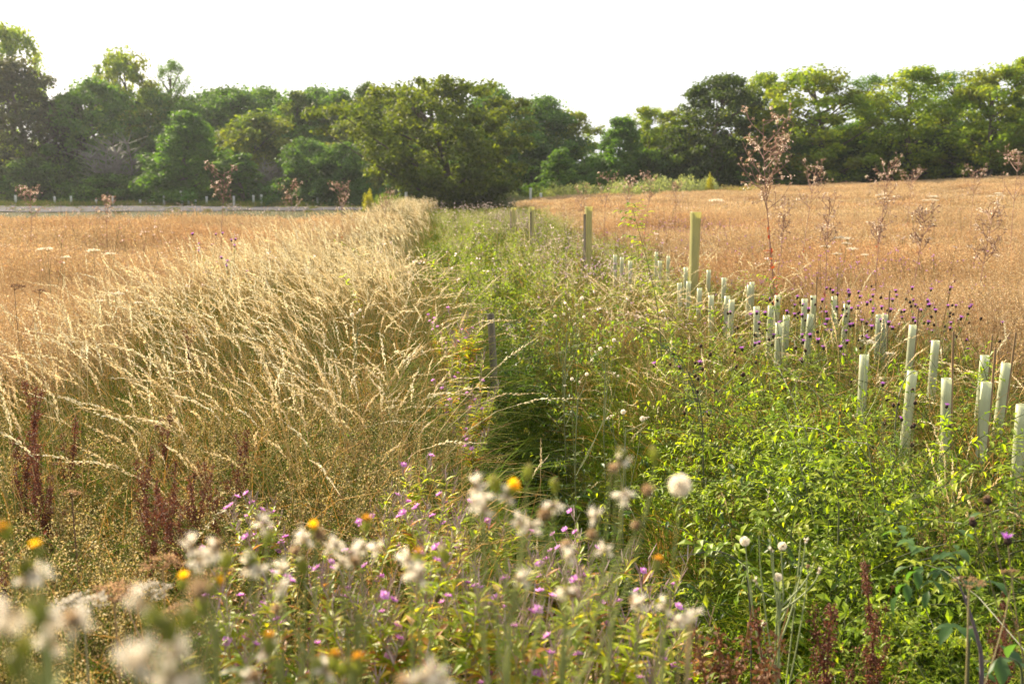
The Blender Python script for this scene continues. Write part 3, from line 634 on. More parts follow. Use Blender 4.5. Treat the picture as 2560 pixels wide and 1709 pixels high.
P = field(rng, 3000, 2.6, 13, edge); lay('tall_grass', P, tall_b, 'loose straw-coloured grass stems bent over the ditch edge', seed=3, spin=1.2)
def rightedge(t, x, y): return np.exp(-((t-3.1)/0.8)**2)*0.17*ss((y-4.5)/2)+0.09*np.exp(-((t-1.9)/0.6)**2)
P = field(rng, 3600, 3.4, 24, rightedge); lay('tall_grass', P, tall, 'scattered pale grass stems among the tree guards', seed=4, spin=0.9, smin=0.5, smax=0.78)

# green and olive grass underneath
def blade_tuft(seed, n, rad, H, pal, wd=0.003, lean=(0.1, 0.8)):
    rng = np.random.default_rng(seed); g = G(); a = rng.random(n)*2*PI; r = rad*np.sqrt(rng.random(n))
    b = np.stack([r*np.cos(a), r*np.sin(a), np.full(n, -0.02)], 1)
    P = arch(b, H*rng.uniform(0.4, 1.1, n), rng.random(n)*2*PI, rng.uniform(*lean, n), rng.uniform(0, 1.0, n), 6)
    tubes(g, P, (wd*np.array([0.7, 1, 0.95, 0.75, 0.45, 0.1]))[None], pick(rng, pal, n)*rng.uniform(0.75, 1.25, (n, 1)), 3); return g.mesh('blades', M_blade)
GRN = ((0.15, 0.23, 0.02), (0.20, 0.28, 0.025), (0.11, 0.18, 0.02), (0.26, 0.28, 0.04))
bl_g = [proto('blade', blade_tuft(300+i, 60, 0.20, 0.42, GRN)) for i in range(4)]
bl_o = [proto('blade_o', blade_tuft(310+i, 70, 0.20, 0.68, OLV+OLV+GRN[:2]+STR[:2], lean=(0.05, 0.5))) for i in range(4)]
bl_far = [proto('blade_far', blade_tuft(320+i, 70, 0.45, 0.50, OLV[:2]+GRN+GRN+STR[:2], 0.008)) for i in range(4)]
P = field(rng, 4200, 1.6, 10, lambda t, x, y: (t > -3.4)*(t < 3.4)*0.8); lay('grass', P, bl_g, 'short green grass under the taller weeds', seed=5, spin=2)
P = field(rng, 4600, 1.9, 12, lambda t, x, y: (1-ss((t+0.3)/0.6))*ss((t+3.6)/0.8)*0.9 + 0.35*ss((t-1.9)/0.6)*(1-ss((t-3.8)/0.6))); lay('grass', P, bl_o, 'olive and straw grass blades at the foot of the bank', seed=6, spin=2)
P = field(rng, 5200, 9, 62, lambda t, x, y: ss((t+1.0)/0.8)*(1-ss((t-3.0-0.03*y)/1.2))); lay('grass', P, bl_far, 'mixed green and straw grass along the far ditch', seed=7, spin=2)

xs_ = rng.uniform(-62, 0, 260); ys_ = 62+rng.random(260)**0.5*33; P = np.stack([xs_, ys_, ground_z(xs_, ys_)], 1); lay('rough_grass', P, bl_far, 'tufts of rough grass growing on the gravel track', seed=9, spin=2, smin=0.25, smax=0.7)
# rough grass between the track and the wood
xs_ = rng.uniform(-70, 2, 900); ys_ = 95.5+rng.random(900)*5
P = np.stack([xs_, ys_, ground_z(xs_, ys_)], 1); lay('rough_grass', P, bl_far, 'rough brown and green grass between the track and the wood', seed=8, spin=2, smin=0.7, smax=1.6)

# ------------------------------------------------------------------ leafy scrub of the right bank and ditch
def shoot(seed, L, nl, leaf, pal, droop=0.9, lean=0.6, sc_=(0.10, 0.12, 0.05), comp=False):
    rng = np.random.default_rng(seed); g = G()
    P = arch(np.zeros((1, 3)), np.array([L]), np.array([rng.random()*6.3]), np.array([lean*rng.uniform(0.4, 1.3)]), np.array([rng.uniform(0.1, 0.8)]), 10)[0]
    tubes(g, P[None], (0.0032*np.linspace(1.2, 0.35, 10))[None], sc_, 4)
    u = np.sort(rng.uniform(0.12, 1.0, nl))*9; k = np.minimum(u.astype(int), 8); fr = (u-k)[:, None]; p = P[k]*(1-fr)+P[k+1]*fr; t_ = norm(P[k+1]-P[k])
    az = np.arange(nl)*2.4+rng.normal(size=nl)*0.4
    _, uu, vv = frame(t_); d = norm(np.cos(az)[:, None]*uu+np.sin(az)[:, None]*vv+t_*0.55+np.array([0, 0, 0.15]))
    c = pick(rng, pal, nl)*rng.uniform(0.75, 1.2, (nl, 1))
    ls = leaf*rng.uniform(0.6, 1.2, nl)
    if comp:
        v = np.linspace(0, 1, 3)[None, :, None]; RL = leaf*2.3
        rp = p[:, None]+d[:, None]*v*RL-np.array([0, 0, 1])*RL*0.25*v**2
        tubes(g, rp, np.array([0.001, 0.0008, 0.0005])[None], c*0.9, 3)
        sidev = norm(np.cross(d, np.array([0, 0, 1.0])))
        for q in (0.35, 0.68):
            for s in (-1, 1):
                o = p+d*q*RL-np.array([0, 0, 1])*RL*0.25*q*q
                leafB(g, o, norm(sidev*s+d*0.6), np.tile([0, 0, 1.0], (nl, 1)), ls*0.85, ls*0.42, c*rng.uniform(0.85, 1.15, (nl, 1)), droop, 0.2, 3)
        o = p+d*RL-np.array([0, 0, 1])*RL*0.25
        leafB(g, o, norm(d-np.array([0, 0, 0.3])), np.tile([0, 0, 1.0], (nl, 1)), ls, ls*0.5, c, droop, 0.2, 3)
    else:
        leafB(g, p, d, norm(np.tile([0, 0, 1.0], (nl, 1))+rv(rng, nl)*0.3), ls, ls*0.33, c, droop*rng.uniform(0.6, 1.7, nl), 0.22, 4)
    return g.mesh('shoot', M_leaf)
LG = ((0.20, 0.275, 0.020), (0.25, 0.32, 0.022), (0.15, 0.225, 0.02), (0.28, 0.32, 0.026))
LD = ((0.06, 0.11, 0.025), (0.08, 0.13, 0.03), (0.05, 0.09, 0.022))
LY = ((0.30, 0.28, 0.03), (0.24, 0.25, 0.03), (0.36, 0.24, 0.04), (0.18, 0.22, 0.03))
sh_l = [proto('shoot_l', shoot(400+i, 0.75, 44, 0.041, LG)) for i in range(6)]
sh_c = [proto('shoot_c', shoot(410+i, 0.75, 16, 0.036, LG, comp=True)) for i in range(4)]
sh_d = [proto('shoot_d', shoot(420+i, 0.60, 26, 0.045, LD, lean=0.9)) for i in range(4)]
sh_y = [proto('shoot_y', shoot(430+i, 0.50, 24, 0.040, LY, lean=0.9)) for i in range(4)]
def edge_t(y): return 0.55+0.40*np.clip(y-3.4, -0.3, 9)
def bank(t, x, y): return ss((t-edge_t(y))/0.5)*(1-ss((t-2.6)/0.6))*(1-ss((y-7)/3))*(0.5+0.5*vnoise(x, y, 3.0, 2))
P = field(rng, 14000, 1.7, 10, bank); lay('undergrowth', P, sh_l+sh_l+sh_c+sh_c+sh_d[:2], 'bright green leafy scrub covering the right bank', 'undergrowth', 0.62, 0.98, 11, 0.22, 3, patch=0.40)
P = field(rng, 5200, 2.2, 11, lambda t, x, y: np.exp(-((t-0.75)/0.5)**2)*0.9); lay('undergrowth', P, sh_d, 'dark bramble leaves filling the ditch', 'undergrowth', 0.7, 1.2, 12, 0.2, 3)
P = field(rng, 2600, 2.2, 12, lambda t, x, y: np.exp(-((t-0.85)/0.9)**2)*0.4); lay('undergrowth', P, sh_y, 'yellowing bramble leaves along the ditch', 'undergrowth', 0.6, 1.1, 13, 0.2, 3)
P = field(rng, 7000, 6, 34, lambda t, x, y: np.exp(-((t-1.0)/1.0)**2)*0.95*(1-ss((y-12)/10)*0.5)*(0.35+0.65*vnoise(x, y, 1.1, 12))); lay('undergrowth', P, sh_l+sh_l+sh_y, 'sunlit green weeds farther along the ditch', 'undergrowth', 0.8, 1.4, 14, 0.2, 3)
P = field(rng, 900, 1.8, 5.5, lambda t, x, y: (t < -0.3)*0.6); lay('undergrowth', P, sh_l+sh_d, 'green leaves low in the grass on the left', 'undergrowth', 0.3, 0.6, 15, 0.2, 3)

# dry mixture between the ditch and the leafy bank
def mixz(t, x, y): return ss((t-0.75)/0.35)*(1-ss((t-edge_t(y)-0.2)/0.5))*(1-ss((t-3.3)/0.4))
P = field(rng, 3600, 3.6, 13, lambda t, x, y: mixz(t, x, y)*0.85); lay('undergrowth', P, sh_l+sh_c+sh_y[:3], 'mixed yellow and green leaves between ditch and bank', 'undergrowth', 0.5, 0.95, 16, 0.25, 3)
P = field(rng, 2600, 3.6, 13, lambda t, x, y: mixz(t, x, y)*0.6); lay('grass', P, bl_o, 'olive and straw blades between the ditch and the leafy bank', seed=17, spin=3, smin=0.6, smax=1.0)
P = field(rng, 2200, 4.0, 13, lambda t, x, y: mixz(t, x, y)*0.18*(0.4+vnoise(x, y, 2.0, 3))); lay('tall_grass', P, tall_b, 'loose pale grass stems between the ditch and the leafy bank', seed=18, spin=1.0, smin=0.45, smax=0.8)

# frothy bedstraw
def froth(seed, H, n, pal, rad=0.16, leaf=0.006, stems=9):
    rng = np.random.default_rng(seed); g = G(); b = np.stack([rng.normal(size=stems)*0.03, rng.normal(size=stems)*0.03, np.full(stems, -0.02)], 1)
    P = arch(b, H*rng.uniform(0.7, 1.1, stems), rng.random(stems)*2*PI, rng.uniform(0.05, 0.45, stems), rng.uniform(-0.2, 0.3, stems), 6)
    tubes(g, P, (0.0014*np.linspace(1.2, 0.5, 6))[None], (0.22, 0.17, 0.07), 3)
    s = rng.integers(0, stems, n); u = 2.0+3.0*rng.random(n)**0.7; k = np.minimum(u.astype(int), 4); fr = (u-k)[:, None]; p = P[s, k]*(1-fr)+P[s, k+1]*fr
    p = p+rv(rng, n)*rng.random((n, 1))*0.055*(1.35-u[:, None]/5); c = pick(rng, pal, n)*rng.uniform(0.7, 1.25, (n, 1))
    leaf1(g, p, rv(rng, n), rv(rng, n), leaf*rng.uniform(0.7, 1.7, n), leaf*0.7, c); return g.mesh('froth', M_straw)
OC = ((0.62, 0.50, 0.21), (0.54, 0.41, 0.16), (0.46, 0.42, 0.12), (0.66, 0.55, 0.30))
RB = ((0.36, 0.20, 0.09), (0.42, 0.27, 0.13), (0.30, 0.17, 0.08))
fr_o = [proto('froth', froth(500+i, 0.62, 620, OC)) for i in range(4)]; fr_r = [proto('froth_r', froth(510+i, 0.60, 520, RB)) for i in range(3)]
P = field(rng, 3600, 1.9, 6.5, lambda t, x, y: (1-ss((t+0.15)/0.5))*(0.10+0.75*vnoise(x, y, 3.1, 7)**1.5)*(1-0.7*ss((y-4.6)/2))); lay('bedstraw', P, fr_o, 'frothy ochre bedstraw gone to seed on the left', 'weeds', 0.7, 1.15, 21, 0.1, 3)
P = field(rng, 2600, 3.6, 13, lambda t, x, y: mixz(t, x, y)*0.32*vnoise(x, y, 1.7, 11)); lay('bedstraw', P, fr_r+fr_o[:2], 'brown and ochre frothy weeds beside the ditch', 'weeds', 0.7, 1.1, 23, 0.1, 3)
fr_f = [proto('froth_f', froth(520+i, 0.62, 330, ((0.46, 0.37, 0.28), (0.36, 0.42, 0.07), (0.46, 0.36, 0.40), (0.28, 0.38, 0.04), (0.36, 0.45, 0.04), (0.32, 0.40, 0.04)), leaf=0.017)) for i in range(4)]
P = field(rng, 6500, 8, 48, lambda t, x, y: ss((t+0.3)/0.5)*(1-ss((t-3.0-0.03*y)/0.8))*0.62); lay('bedstraw', P, fr_f, 'far mauve and olive froth of small weeds along the ditch', 'weeds', 0.7, 1.3, 24, 0.1, 3)
P = field(rng, 900, 2.4, 9, lambda t, x, y: 0.6*vnoise(x, y, 2.4, 1)*(np.exp(-((t-2.2)/0.8)**2)+0.6*np.exp(-((t-1.4)/0.4)**2)+0.5*(t < -0.3))); lay('bedstraw', P, fr_r, 'reddish brown frothy seed stems among the leaves', 'weeds', 0.7, 1.2, 22, 0.1, 3)
# lilac haze of small far flowers along the guards
def dots(seed, n, rad, H, size_, pal):
    rng = np.random.default_rng(seed); g = G(); b = np.stack([rng.normal(size=n)*rad, rng.normal(size=n)*rad, np.full(n, -0.02)], 1)
    P = arch(b, H*rng.uniform(0.7, 1.1, n), rng.random(n)*2*PI, rng.uniform(0.0, 0.25, n), np.zeros(n), 4)
    tubes(g, P, np.full((n, 4), size_*0.10), (0.20, 0.19, 0.08), 3)
    for q in range(3): leaf1(g, P[:, -1]+rng.normal(size=(n, 3))*size_*0.3, rv(rng, n)+np.array([0, 0, 0.5]), rv(rng, n), size_*rng.uniform(0.8, 1.3, n), size_*0.8, pick(rng, pal, n))
    return g.mesh('dots', M_petal)
LIL = ((0.40, 0.27, 0.42), (0.46, 0.36, 0.42), (0.32, 0.20, 0.32), (0.50, 0.44, 0.38))
dt = [proto('dots', dots(600+i, 22, 0.22, 0.60, 0.017, LIL)) for i in range(3)]
P = field(rng, 3000, 8, 45, lambda t, x, y: np.exp(-((t-2.6)/1.0)**2)*0.6); lay('wildflowers', P, dt, 'lilac haze of small wild flowers among the far tree guards', 'wildflowers', 0.7, 1.2, 31, 0.1, 3)
pd_ = [proto('dots_p', dots(620+i, 16, 0.30, 0.80, 0.018, ((0.34, 0.16, 0.38), (0.16, 0.08, 0.10), (0.40, 0.22, 0.44)))) for i in range(3)]
P = field(rng, 2200, 6.5, 26, lambda t, x, y: np.exp(-((t-4.6-0.04*y)/1.3)**2)*0.8*vnoise(x, y, 1.1, 5)); lay('wildflowers', P, pd_, 'purple haze of thistle-like flowers at the near edge of the right field', 'wildflowers', 0.7, 1.15, 33, 0.1, 3)
dd_ = [proto('dots_d', dots(630+i, 5, 0.30, 0.92, 0.022, ((0.20, 0.11, 0.07), (0.28, 0.17, 0.11), (0.55, 0.46, 0.38)))) for i in range(4)]
P = field(rng, 2600, 6, 50, lambda t, x, y: in_field(t, x, y)*0.5*vnoise(x, y, 0.7, 8)); lay('wildflowers', P, dd_, 'thin dark seed stems standing out of the field grass', 'wildflowers', 0.7, 1.25, 34, 0.15, 3)
wd = [proto('dots_w', dots(610+i, 9, 0.25, 0.8, 0.03, ((0.66, 0.60, 0.52), (0.5, 0.42, 0.34)))) for i in range(3)]
P = field(rng, 1400, 9, 60, lambda t, x, y: 0.12+0.5*np.exp(-((t-1.6)/1.6)**2)); lay('wildflowers', P, wd, 'whitish seed heads dotted over the field and ditch', 'wildflowers', 0.7, 1.2, 32, 0.1, 3)

# ------------------------------------------------------------------ flower heads and other shared pieces
WH = ((0.86, 0.84, 0.79), (0.90, 0.88, 0.84), (0.74, 0.66, 0.55))
def globe_me(seed, r, n=260, core=(0.42, 0.33, 0.22), pal=WH):
    rng = np.random.default_rng(seed); g = G(); d = rv(rng, n)
    v = np.linspace(0.12, 0.9, 3)[None, :, None]
    tubes(g, d[:, None]*v*r, np.array([0.0003, 0.00022, 0.00018])[None], pick(rng, pal, n), 3)
    m = n*4; q = np.repeat(np.arange(n), 4); dd = norm(d[q]+0.75*rv(rng, m))
    leaf1(g, d[q]*r*0.72, dd, rv(rng, m), r*0.36, r*0.06, pick(rng, pal, m))
    lathe(g, (0, 0, 0), (0, 0, 1), [(-r*0.22, 0.0005), (-r*0.16, r*0.16), (0, r*0.22), (r*0.16, r*0.16), (r*0.22, 0.0005)], core, 8)
    return g.mesh('seed_head', M_fluff)
def fluff_me(seed, r, n=70, core=(0.36, 0.27, 0.17)):
    """a spent head: hanging tufts of white down on a withered disc"""
    rng = np.random.default_rng(seed); g = G(); k = 6
    tuft = norm(rng.normal(size=(k, 3))+np.array([0, 0, -0.15])); s = rng.integers(0, k, n*3)
    d = norm(tuft[s]+rv(rng, n*3)*0.30); L = r*rng.uniform(0.6, 1.7, n*3)
    leaf1(g, d*r*0.12, d, rv(rng, n*3), L, r*0.07, pick(rng, WH, n*3)*rng.uniform(0.85, 1.05, (n*3, 1)))
    lathe(g, (0, 0, 0), (0.1, 0.2, 1), [(-r*0.45, r*0.08), (-r*0.3, r*0.26), (0, r*0.24), (r*0.12, r*0.28), (r*0.14, 0.0005)], core, 7)
    leaf1(g, rv(rng, 12)*r*0.2, norm(rv(rng, 12)+np.array([0, 0, -0.8])), rv(rng, 12), r*0.9, r*0.22, (0.50, 0.42, 0.30))
    return g.mesh('seed_head', M_fluff)
def brown_me(seed, r):
    rng = np.random.default_rng(seed); g = G(); n = 110; d = norm(rv(rng, n)+np.array([0, 0, 0.3]))
    leaf1(g, d*r*0.15, d, rv(rng, n), r*rng.uniform(0.6, 1.0, n), r*0.22, pick(rng, ((0.40, 0.28, 0.16), (0.55, 0.44, 0.32), (0.28, 0.18, 0.10)), n))
    lathe(g, (0, 0, -r*0.9), (0, 0, 1), [(0, r*0.12), (r*0.4, r*0.42), (r*0.9, r*0.3), (r, 0.0005)], (0.20, 0.15, 0.07), 8)
    return g.mesh('seed_head', M_fluff)
INV = [(0, 0.10), (0.12, 0.50), (0.45, 0.62), (0.80, 0.46), (1.0, 0.40), (1.02, 0.02)]
def invol(g, r, h, z=0.0, c=((0.17, 0.19, 0.05), (0.20, 0.22, 0.06), (0.22, 0.23, 0.07), (0.24, 0.24, 0.09), (0.30, 0.27, 0.12), (0.30, 0.27, 0.12))):
    lathe(g, (0, 0, z), (0, 0, 1), [(a*h, b*r) for a, b in INV], np.array(c), 10)
    rng = np.random.default_rng(int(r*1e5)); n = 22; az = rng.random(n)*2*PI; hh = rng.random(n)*0.6
    o = np.stack([np.cos(az)*r*0.58, np.sin(az)*r*0.58, z+hh*h], 1); leaf1(g, o, np.stack([np.cos(az)*0.25, np.sin(az)*0.25, np.ones(n)], 1), np.stack([np.cos(az), np.sin(az), 0*az], 1), h*0.42, r*0.28, (0.20, 0.22, 0.07))
def bud_me(r, h, tip=(0.30, 0.26, 0.12)):
    g = G(); invol(g, r, h); rng = np.random.default_rng(3); n = 16; d = norm(rv(rng, n)*0.25+np.array([0, 0, 1])); leaf1(g, np.tile([0, 0, h*0.9], (n, 1)), d, rv(rng, n), h*0.25, r*0.18, tip)
    return g.mesh('bud', M_leaf)
def yellow_me(seed, r, h, pal):
    rng = np.random.default_rng(seed); g = G(); n = 90; az = rng.random(n)*2*PI; o = np.stack([np.cos(az)*r*0.22*rng.random(n), np.sin(az)*r*0.22*rng.random(n), np.full(n, h*0.95)], 1)
    el = rng.uniform(0.35, 1.45, n); d = np.stack([np.cos(az)*np.cos(el), np.sin(az)*np.cos(el), np.sin(el)], 1)
    leafB(g, o, d, rv(rng, n)*0.4+np.array([0, 0, 1.0]), r*1.15*rng.uniform(0.7, 1.1, n), r*0.26, pick(rng, pal, n), 0.4, 0.1, 3); return g.mesh('flower', M_leaf)
def inv_me(r, h): g = G(); invol(g, r, h); return g.mesh('involucre', M_leaf)
YEL = ((0.80, 0.52, 0.02), (0.82, 0.60, 0.03), (0.75, 0.42, 0.02)); ORA = ((0.52, 0.24, 0.03), (0.60, 0.32, 0.04), (0.40, 0.18, 0.04))
HR = 0.0085
HEAD = {'globe': [globe_me(1, 0.0148)], 'fluff': [fluff_me(i, 0.0100) for i in range(5)], 'brown': [brown_me(i, 0.0085) for i in range(3)], 'bud': [bud_me(0.0085, 0.019)],
        'yellow': [yellow_me(i, 0.0072, 0.0165, YEL) for i in range(2)], 'orange': [yellow_me(5+i, 0.0060, 0.0165, ORA) for i in range(2)], 'inv': [inv_me(0.0078, 0.018)]}
SG = ((0.16, 0.19, 0.07), (0.20, 0.22, 0.09), (0.13, 0.17, 0.06))
def bez(a, b, K=8, up=0.5, side=None):
    a, b = np.asarray(a, float), np.asarray(b, float); v = np.linspace(0, 1, K)[:, None]; L = np.linalg.norm(b-a)
    c1 = a+(b-a)*0.30+np.array([0, 0, -0.05*L]); c2 = b-np.array([0, 0, 1])*L*up*0.5-(b-a)*0.12
    if side is not None: c1 = c1+np.asarray(side)*L
    return (1-v)**3*a+3*(1-v)**2*v*c1+3*(1-v)*v*v*c2+v**3*b
def sow_thistle(seed, label, base_px, Y, fork, heads, rs=0.0023, group='seeding sow thistles in the foreground', scale=1.0, leaves=10, name='sow_thistle', stemc=(0.20, 0.22, 0.10)):
    """heads: (kind, x, y, dY)"""
    rng = np.random.default_rng(seed)
    bx = sight(base_px, 1709)[0]*Y; z0 = gz(bx, Y); B = np.array([bx, Y, z0])
    e = empty(name, B); tag(e, label, 'wild flower', group)
    F = np.array(spot(fork[0], fork[1], Y))-B
    g = G(); K = 9; v = np.linspace(0, 1, K)[:, None]; main = F*v+np.array([0.01, 0.01, 0])*np.sin(v*7); main[:, 2] = F[2]*v[:, 0]-0.02*(1-v[:, 0])
    tubes(g, main[None], (rs*np.linspace(1.5, 0.95, K))[None], stemc, 6)
    cnt = {}
    for kind, px, py, dY in heads:
        H = np.array(spot(px, py, Y+dY))-B
        u = rng.uniform(0.55, 1.0); s0 = np.array([np.interp(u, v[:, 0], main[:, i]) for i in range(3)])
        if s0[2] > H[2]-0.03: s0 = np.array([np.interp(max(0.1, (H[2]-0.08)/F[2]), v[:, 0], main[:, i]) for i in range(3)])
        ax = norm(np.array([rng.normal()*0.35, rng.normal()*0.35, 1.0])); sz = scale*rng.uniform(0.85, 1.15)
        low = H-ax*0.017*sz if kind in ('bud', 'yellow', 'orange') else H-ax*0.006*sz
        tubes(g, bez(s0, low, 8, 0.5, (rng.normal()*0.06, rng.normal()*0.06, 0))[None], (rs*np.linspace(0.75, 0.36, 8))[None], stemc, 5)
        q = Vector(ax).to_track_quat('Z', 'Y').to_euler(); me = HEAD[kind][rng.integers(len(HEAD[kind]))]
        if kind in ('globe', 'fluff', 'brown'): put('seed_head', me, e, H, (q.x, q.y, rng.random()*6) if kind != 'globe' else q, sz)
        elif kind == 'bud': put('bud', me, e, low, q, sz)
        else:
            f = put('flower', me, e, low, q, sz); put('involucre', HEAD['inv'][0], f)
    e_st = put('stem', g.mesh('stem', M_stem, True), e)
    if leaves:
        g = G(); u = rng.uniform(0.1, 0.97, leaves); p = np.stack([np.interp(u, v[:, 0], main[:, i]) for i in range(3)], 1); az = np.arange(leaves)*2.4
        L = 0.11*(1.15-u)*scale+0.02
        leafB(g, p, np.stack([np.cos(az), np.sin(az), 0.5+0*az], 1), np.tile([0, 0, 1.0], (leaves, 1)), L, L*0.32, pick(rng, SG, leaves), 0.9, 0.15, 5)
        put('foliage', g.mesh('foliage', M_leaf), e)
    return e
FORE = [
 ('sow thistle with one perfect round white seed globe, right of the centre', 1412, 1.08, (1402, 1520), [('globe', 1700, 1212, 0.02), ('bud', 1632, 1120, 0), ('bud', 1550, 1122, 0.05), ('fluff', 1548, 1150, 0.05), ('fluff', 1562, 1232, 0.03), ('brown', 1533, 1170, 0), ('brown', 1620, 1225, 0), ('brown', 1590, 1312, 0), ('fluff', 1490, 1290, 0.06), ('brown', 1480, 1335, 0), ('fluff', 1512, 1372, 0.02), ('fluff', 1428, 1385, -0.02), ('brown', 1432, 1480, 0.03), ('fluff', 1415, 1470, 0.03)]),
 ('sow thistle carrying the biggest hanging white tuft beside an orange-yellow flower', 1262, 1.06, (1268, 1480), [('fluff', 1192, 1212, 0), ('fluff', 1206, 1240, 0.02), ('fluff', 1212, 1268, 0), ('fluff', 1186, 1250, -0.02), ('bud', 1234, 1196, 0), ('yellow', 1284, 1212, 0), ('bud', 1322, 1165, 0), ('bud', 1386, 1202, 0.02), ('fluff', 1300, 1302, 0), ('fluff', 1325, 1312, 0.02), ('fluff', 1384, 1258, 0), ('brown', 1362, 1285, 0), ('fluff', 1268, 1236, 0), ('brown', 1415, 1362, 0.04), ('fluff', 1300, 1445, 0)]),
 ('sow thistle with an orange flower and upright bud over a white tuft, centre left', 1072, 1.05, (1062, 1560), [('orange', 1046, 1378, 0), ('bud', 1107, 1372, 0.02), ('fluff', 1022, 1395, 0), ('fluff', 1050, 1436, -0.02), ('fluff', 1030, 1425, 0.02)]),
 ('sow thistle with a small orange flower high above a row of dull white heads', 884, 1.12, (880, 1540), [('orange', 918, 1296, 0.05), ('fluff', 838, 1358, 0), ('fluff', 876, 1378, 0), ('fluff', 905, 1362, 0.03), ('fluff', 944, 1372, 0), ('brown', 888, 1402, 0), ('fluff', 855, 1400, 0.02)]),
 ('sow thistle with the bright yellow flower at left of centre', 772, 1.1, (768, 1560), [('yellow', 784, 1312, 0), ('fluff', 762, 1342, 0.02), ('brown', 800, 1335, 0), ('fluff', 822, 1362, 0.02), ('fluff', 660, 1306, 0.05), ('bud', 676, 1330, 0.05), ('brown', 738, 1378, 0), ('bud', 752, 1398, 0.02), ('fluff', 710, 1420, 0)]),
 ('sow thistle with a broad crown of white tufts and two yellow flowers at left', 520, 1.0, (528, 1580), [('fluff', 478, 1362, 0), ('fluff', 512, 1378, 0.02), ('fluff', 498, 1402, 0), ('fluff', 535, 1372, -0.02), ('bud', 568, 1384, 0), ('bud', 620, 1382, 0), ('yellow', 460, 1440, -0.03), ('yellow', 545, 1452, 0), ('fluff', 622, 1412, 0), ('fluff', 645, 1418, 0.02), ('brown', 540, 1360, 0), ('bud', 505, 1500, 0), ('fluff', 700, 1462, 0.05), ('brown', 690, 1520, 0.05)]),
 ('thin sow thistle with a single orange flower on the right, above two white tufts', 1660, 1.15, (1652, 1600), [('orange', 1645, 1396, 0), ('fluff', 1592, 1508, 0), ('fluff', 1662, 1514, 0.03), ('brown', 1585, 1500, 0.04)]),
 ('dry straw stem ending in ragged white down at right of the foreground', 1714, 1.05, (1716, 1560), [('fluff', 1712, 1538, 0), ('fluff', 1730, 1530, 0.02), ('fluff', 1694, 1552, 0)]),
 ('sow thistle with an orange flower low in the pink willowherb', 680, 0.95, (682, 1650), [('orange', 674, 1588, 0), ('fluff', 668, 1620, 0), ('brown', 636, 1690, 0), ('fluff', 620, 1695, 0.02)]),
 ('sow thistle with a pair of orange heads at the bottom edge', 850, 0.92, (856, 1690), [('orange', 838, 1634, 0), ('orange', 894, 1642, 0), ('bud', 782, 1648, 0), ('fluff', 815, 1672, 0), ('bud', 868, 1655, 0.03)]),
 ('blurred sow thistle with one yellow flower at the left edge', 84, 0.78, (84, 1560), [('yellow', 88, 1362, 0), ('fluff', 84, 1430, 0), ('fluff', 104, 1440, 0.02), ('fluff', 62, 1445, 0), ('orange', 10, 1316, 0.02), ('fluff', 110, 1595, 0), ('bud', 66, 1400, 0)]),
 ('very blurred grey-green sow thistle close to the camera at bottom left', 402, 0.47, (402, 1640), [('bud', 376, 1520, 0), ('bud', 416, 1545, 0), ('bud', 462, 1520, 0), ('fluff', 335, 1650, 0), ('fluff', 360, 1640, 0), ('fluff', 440, 1622, 0), ('fluff', 470, 1690, 0), ('brown', 500, 1470, 0.05), ('fluff', 350, 1500, 0.05), ('fluff', 425, 1690, 0)]),
 ('most blurred sow thistle in the bottom left corner', 40, 0.46, (44, 1690), [('fluff', 26, 1530, 0), ('bud', 60, 1600, 0), ('bud', 90, 1500, 0), ('bud', 30, 1640, 0), ('fluff', 128, 1548, 0.1), ('fluff', 185, 1552, 0.1), ('brown', 180, 1545, 0.1), ('fluff', 5, 1560, 0), ('fluff', 128, 1600, 0.1)]),
 ('blurred beige sow thistle head cut by the bottom edge at centre', 1062, 0.62, (1064, 1720), [('fluff', 1058, 1690, 0), ('fluff', 1102, 1698, 0), ('fluff', 1082, 1670, 0), ('brown', 1010, 1704, 0)]),
]
for i, (label, bpx, Y, fork, heads) in enumerate(FORE):
    sow_thistle(900+i, label, bpx, Y, fork, heads, stemc=(0.42, 0.32, 0.16) if 'straw' in label else (0.20, 0.22, 0.07), scale=0.75 if Y < 0.6 else (0.8 if Y < 0.8 else 1.0))
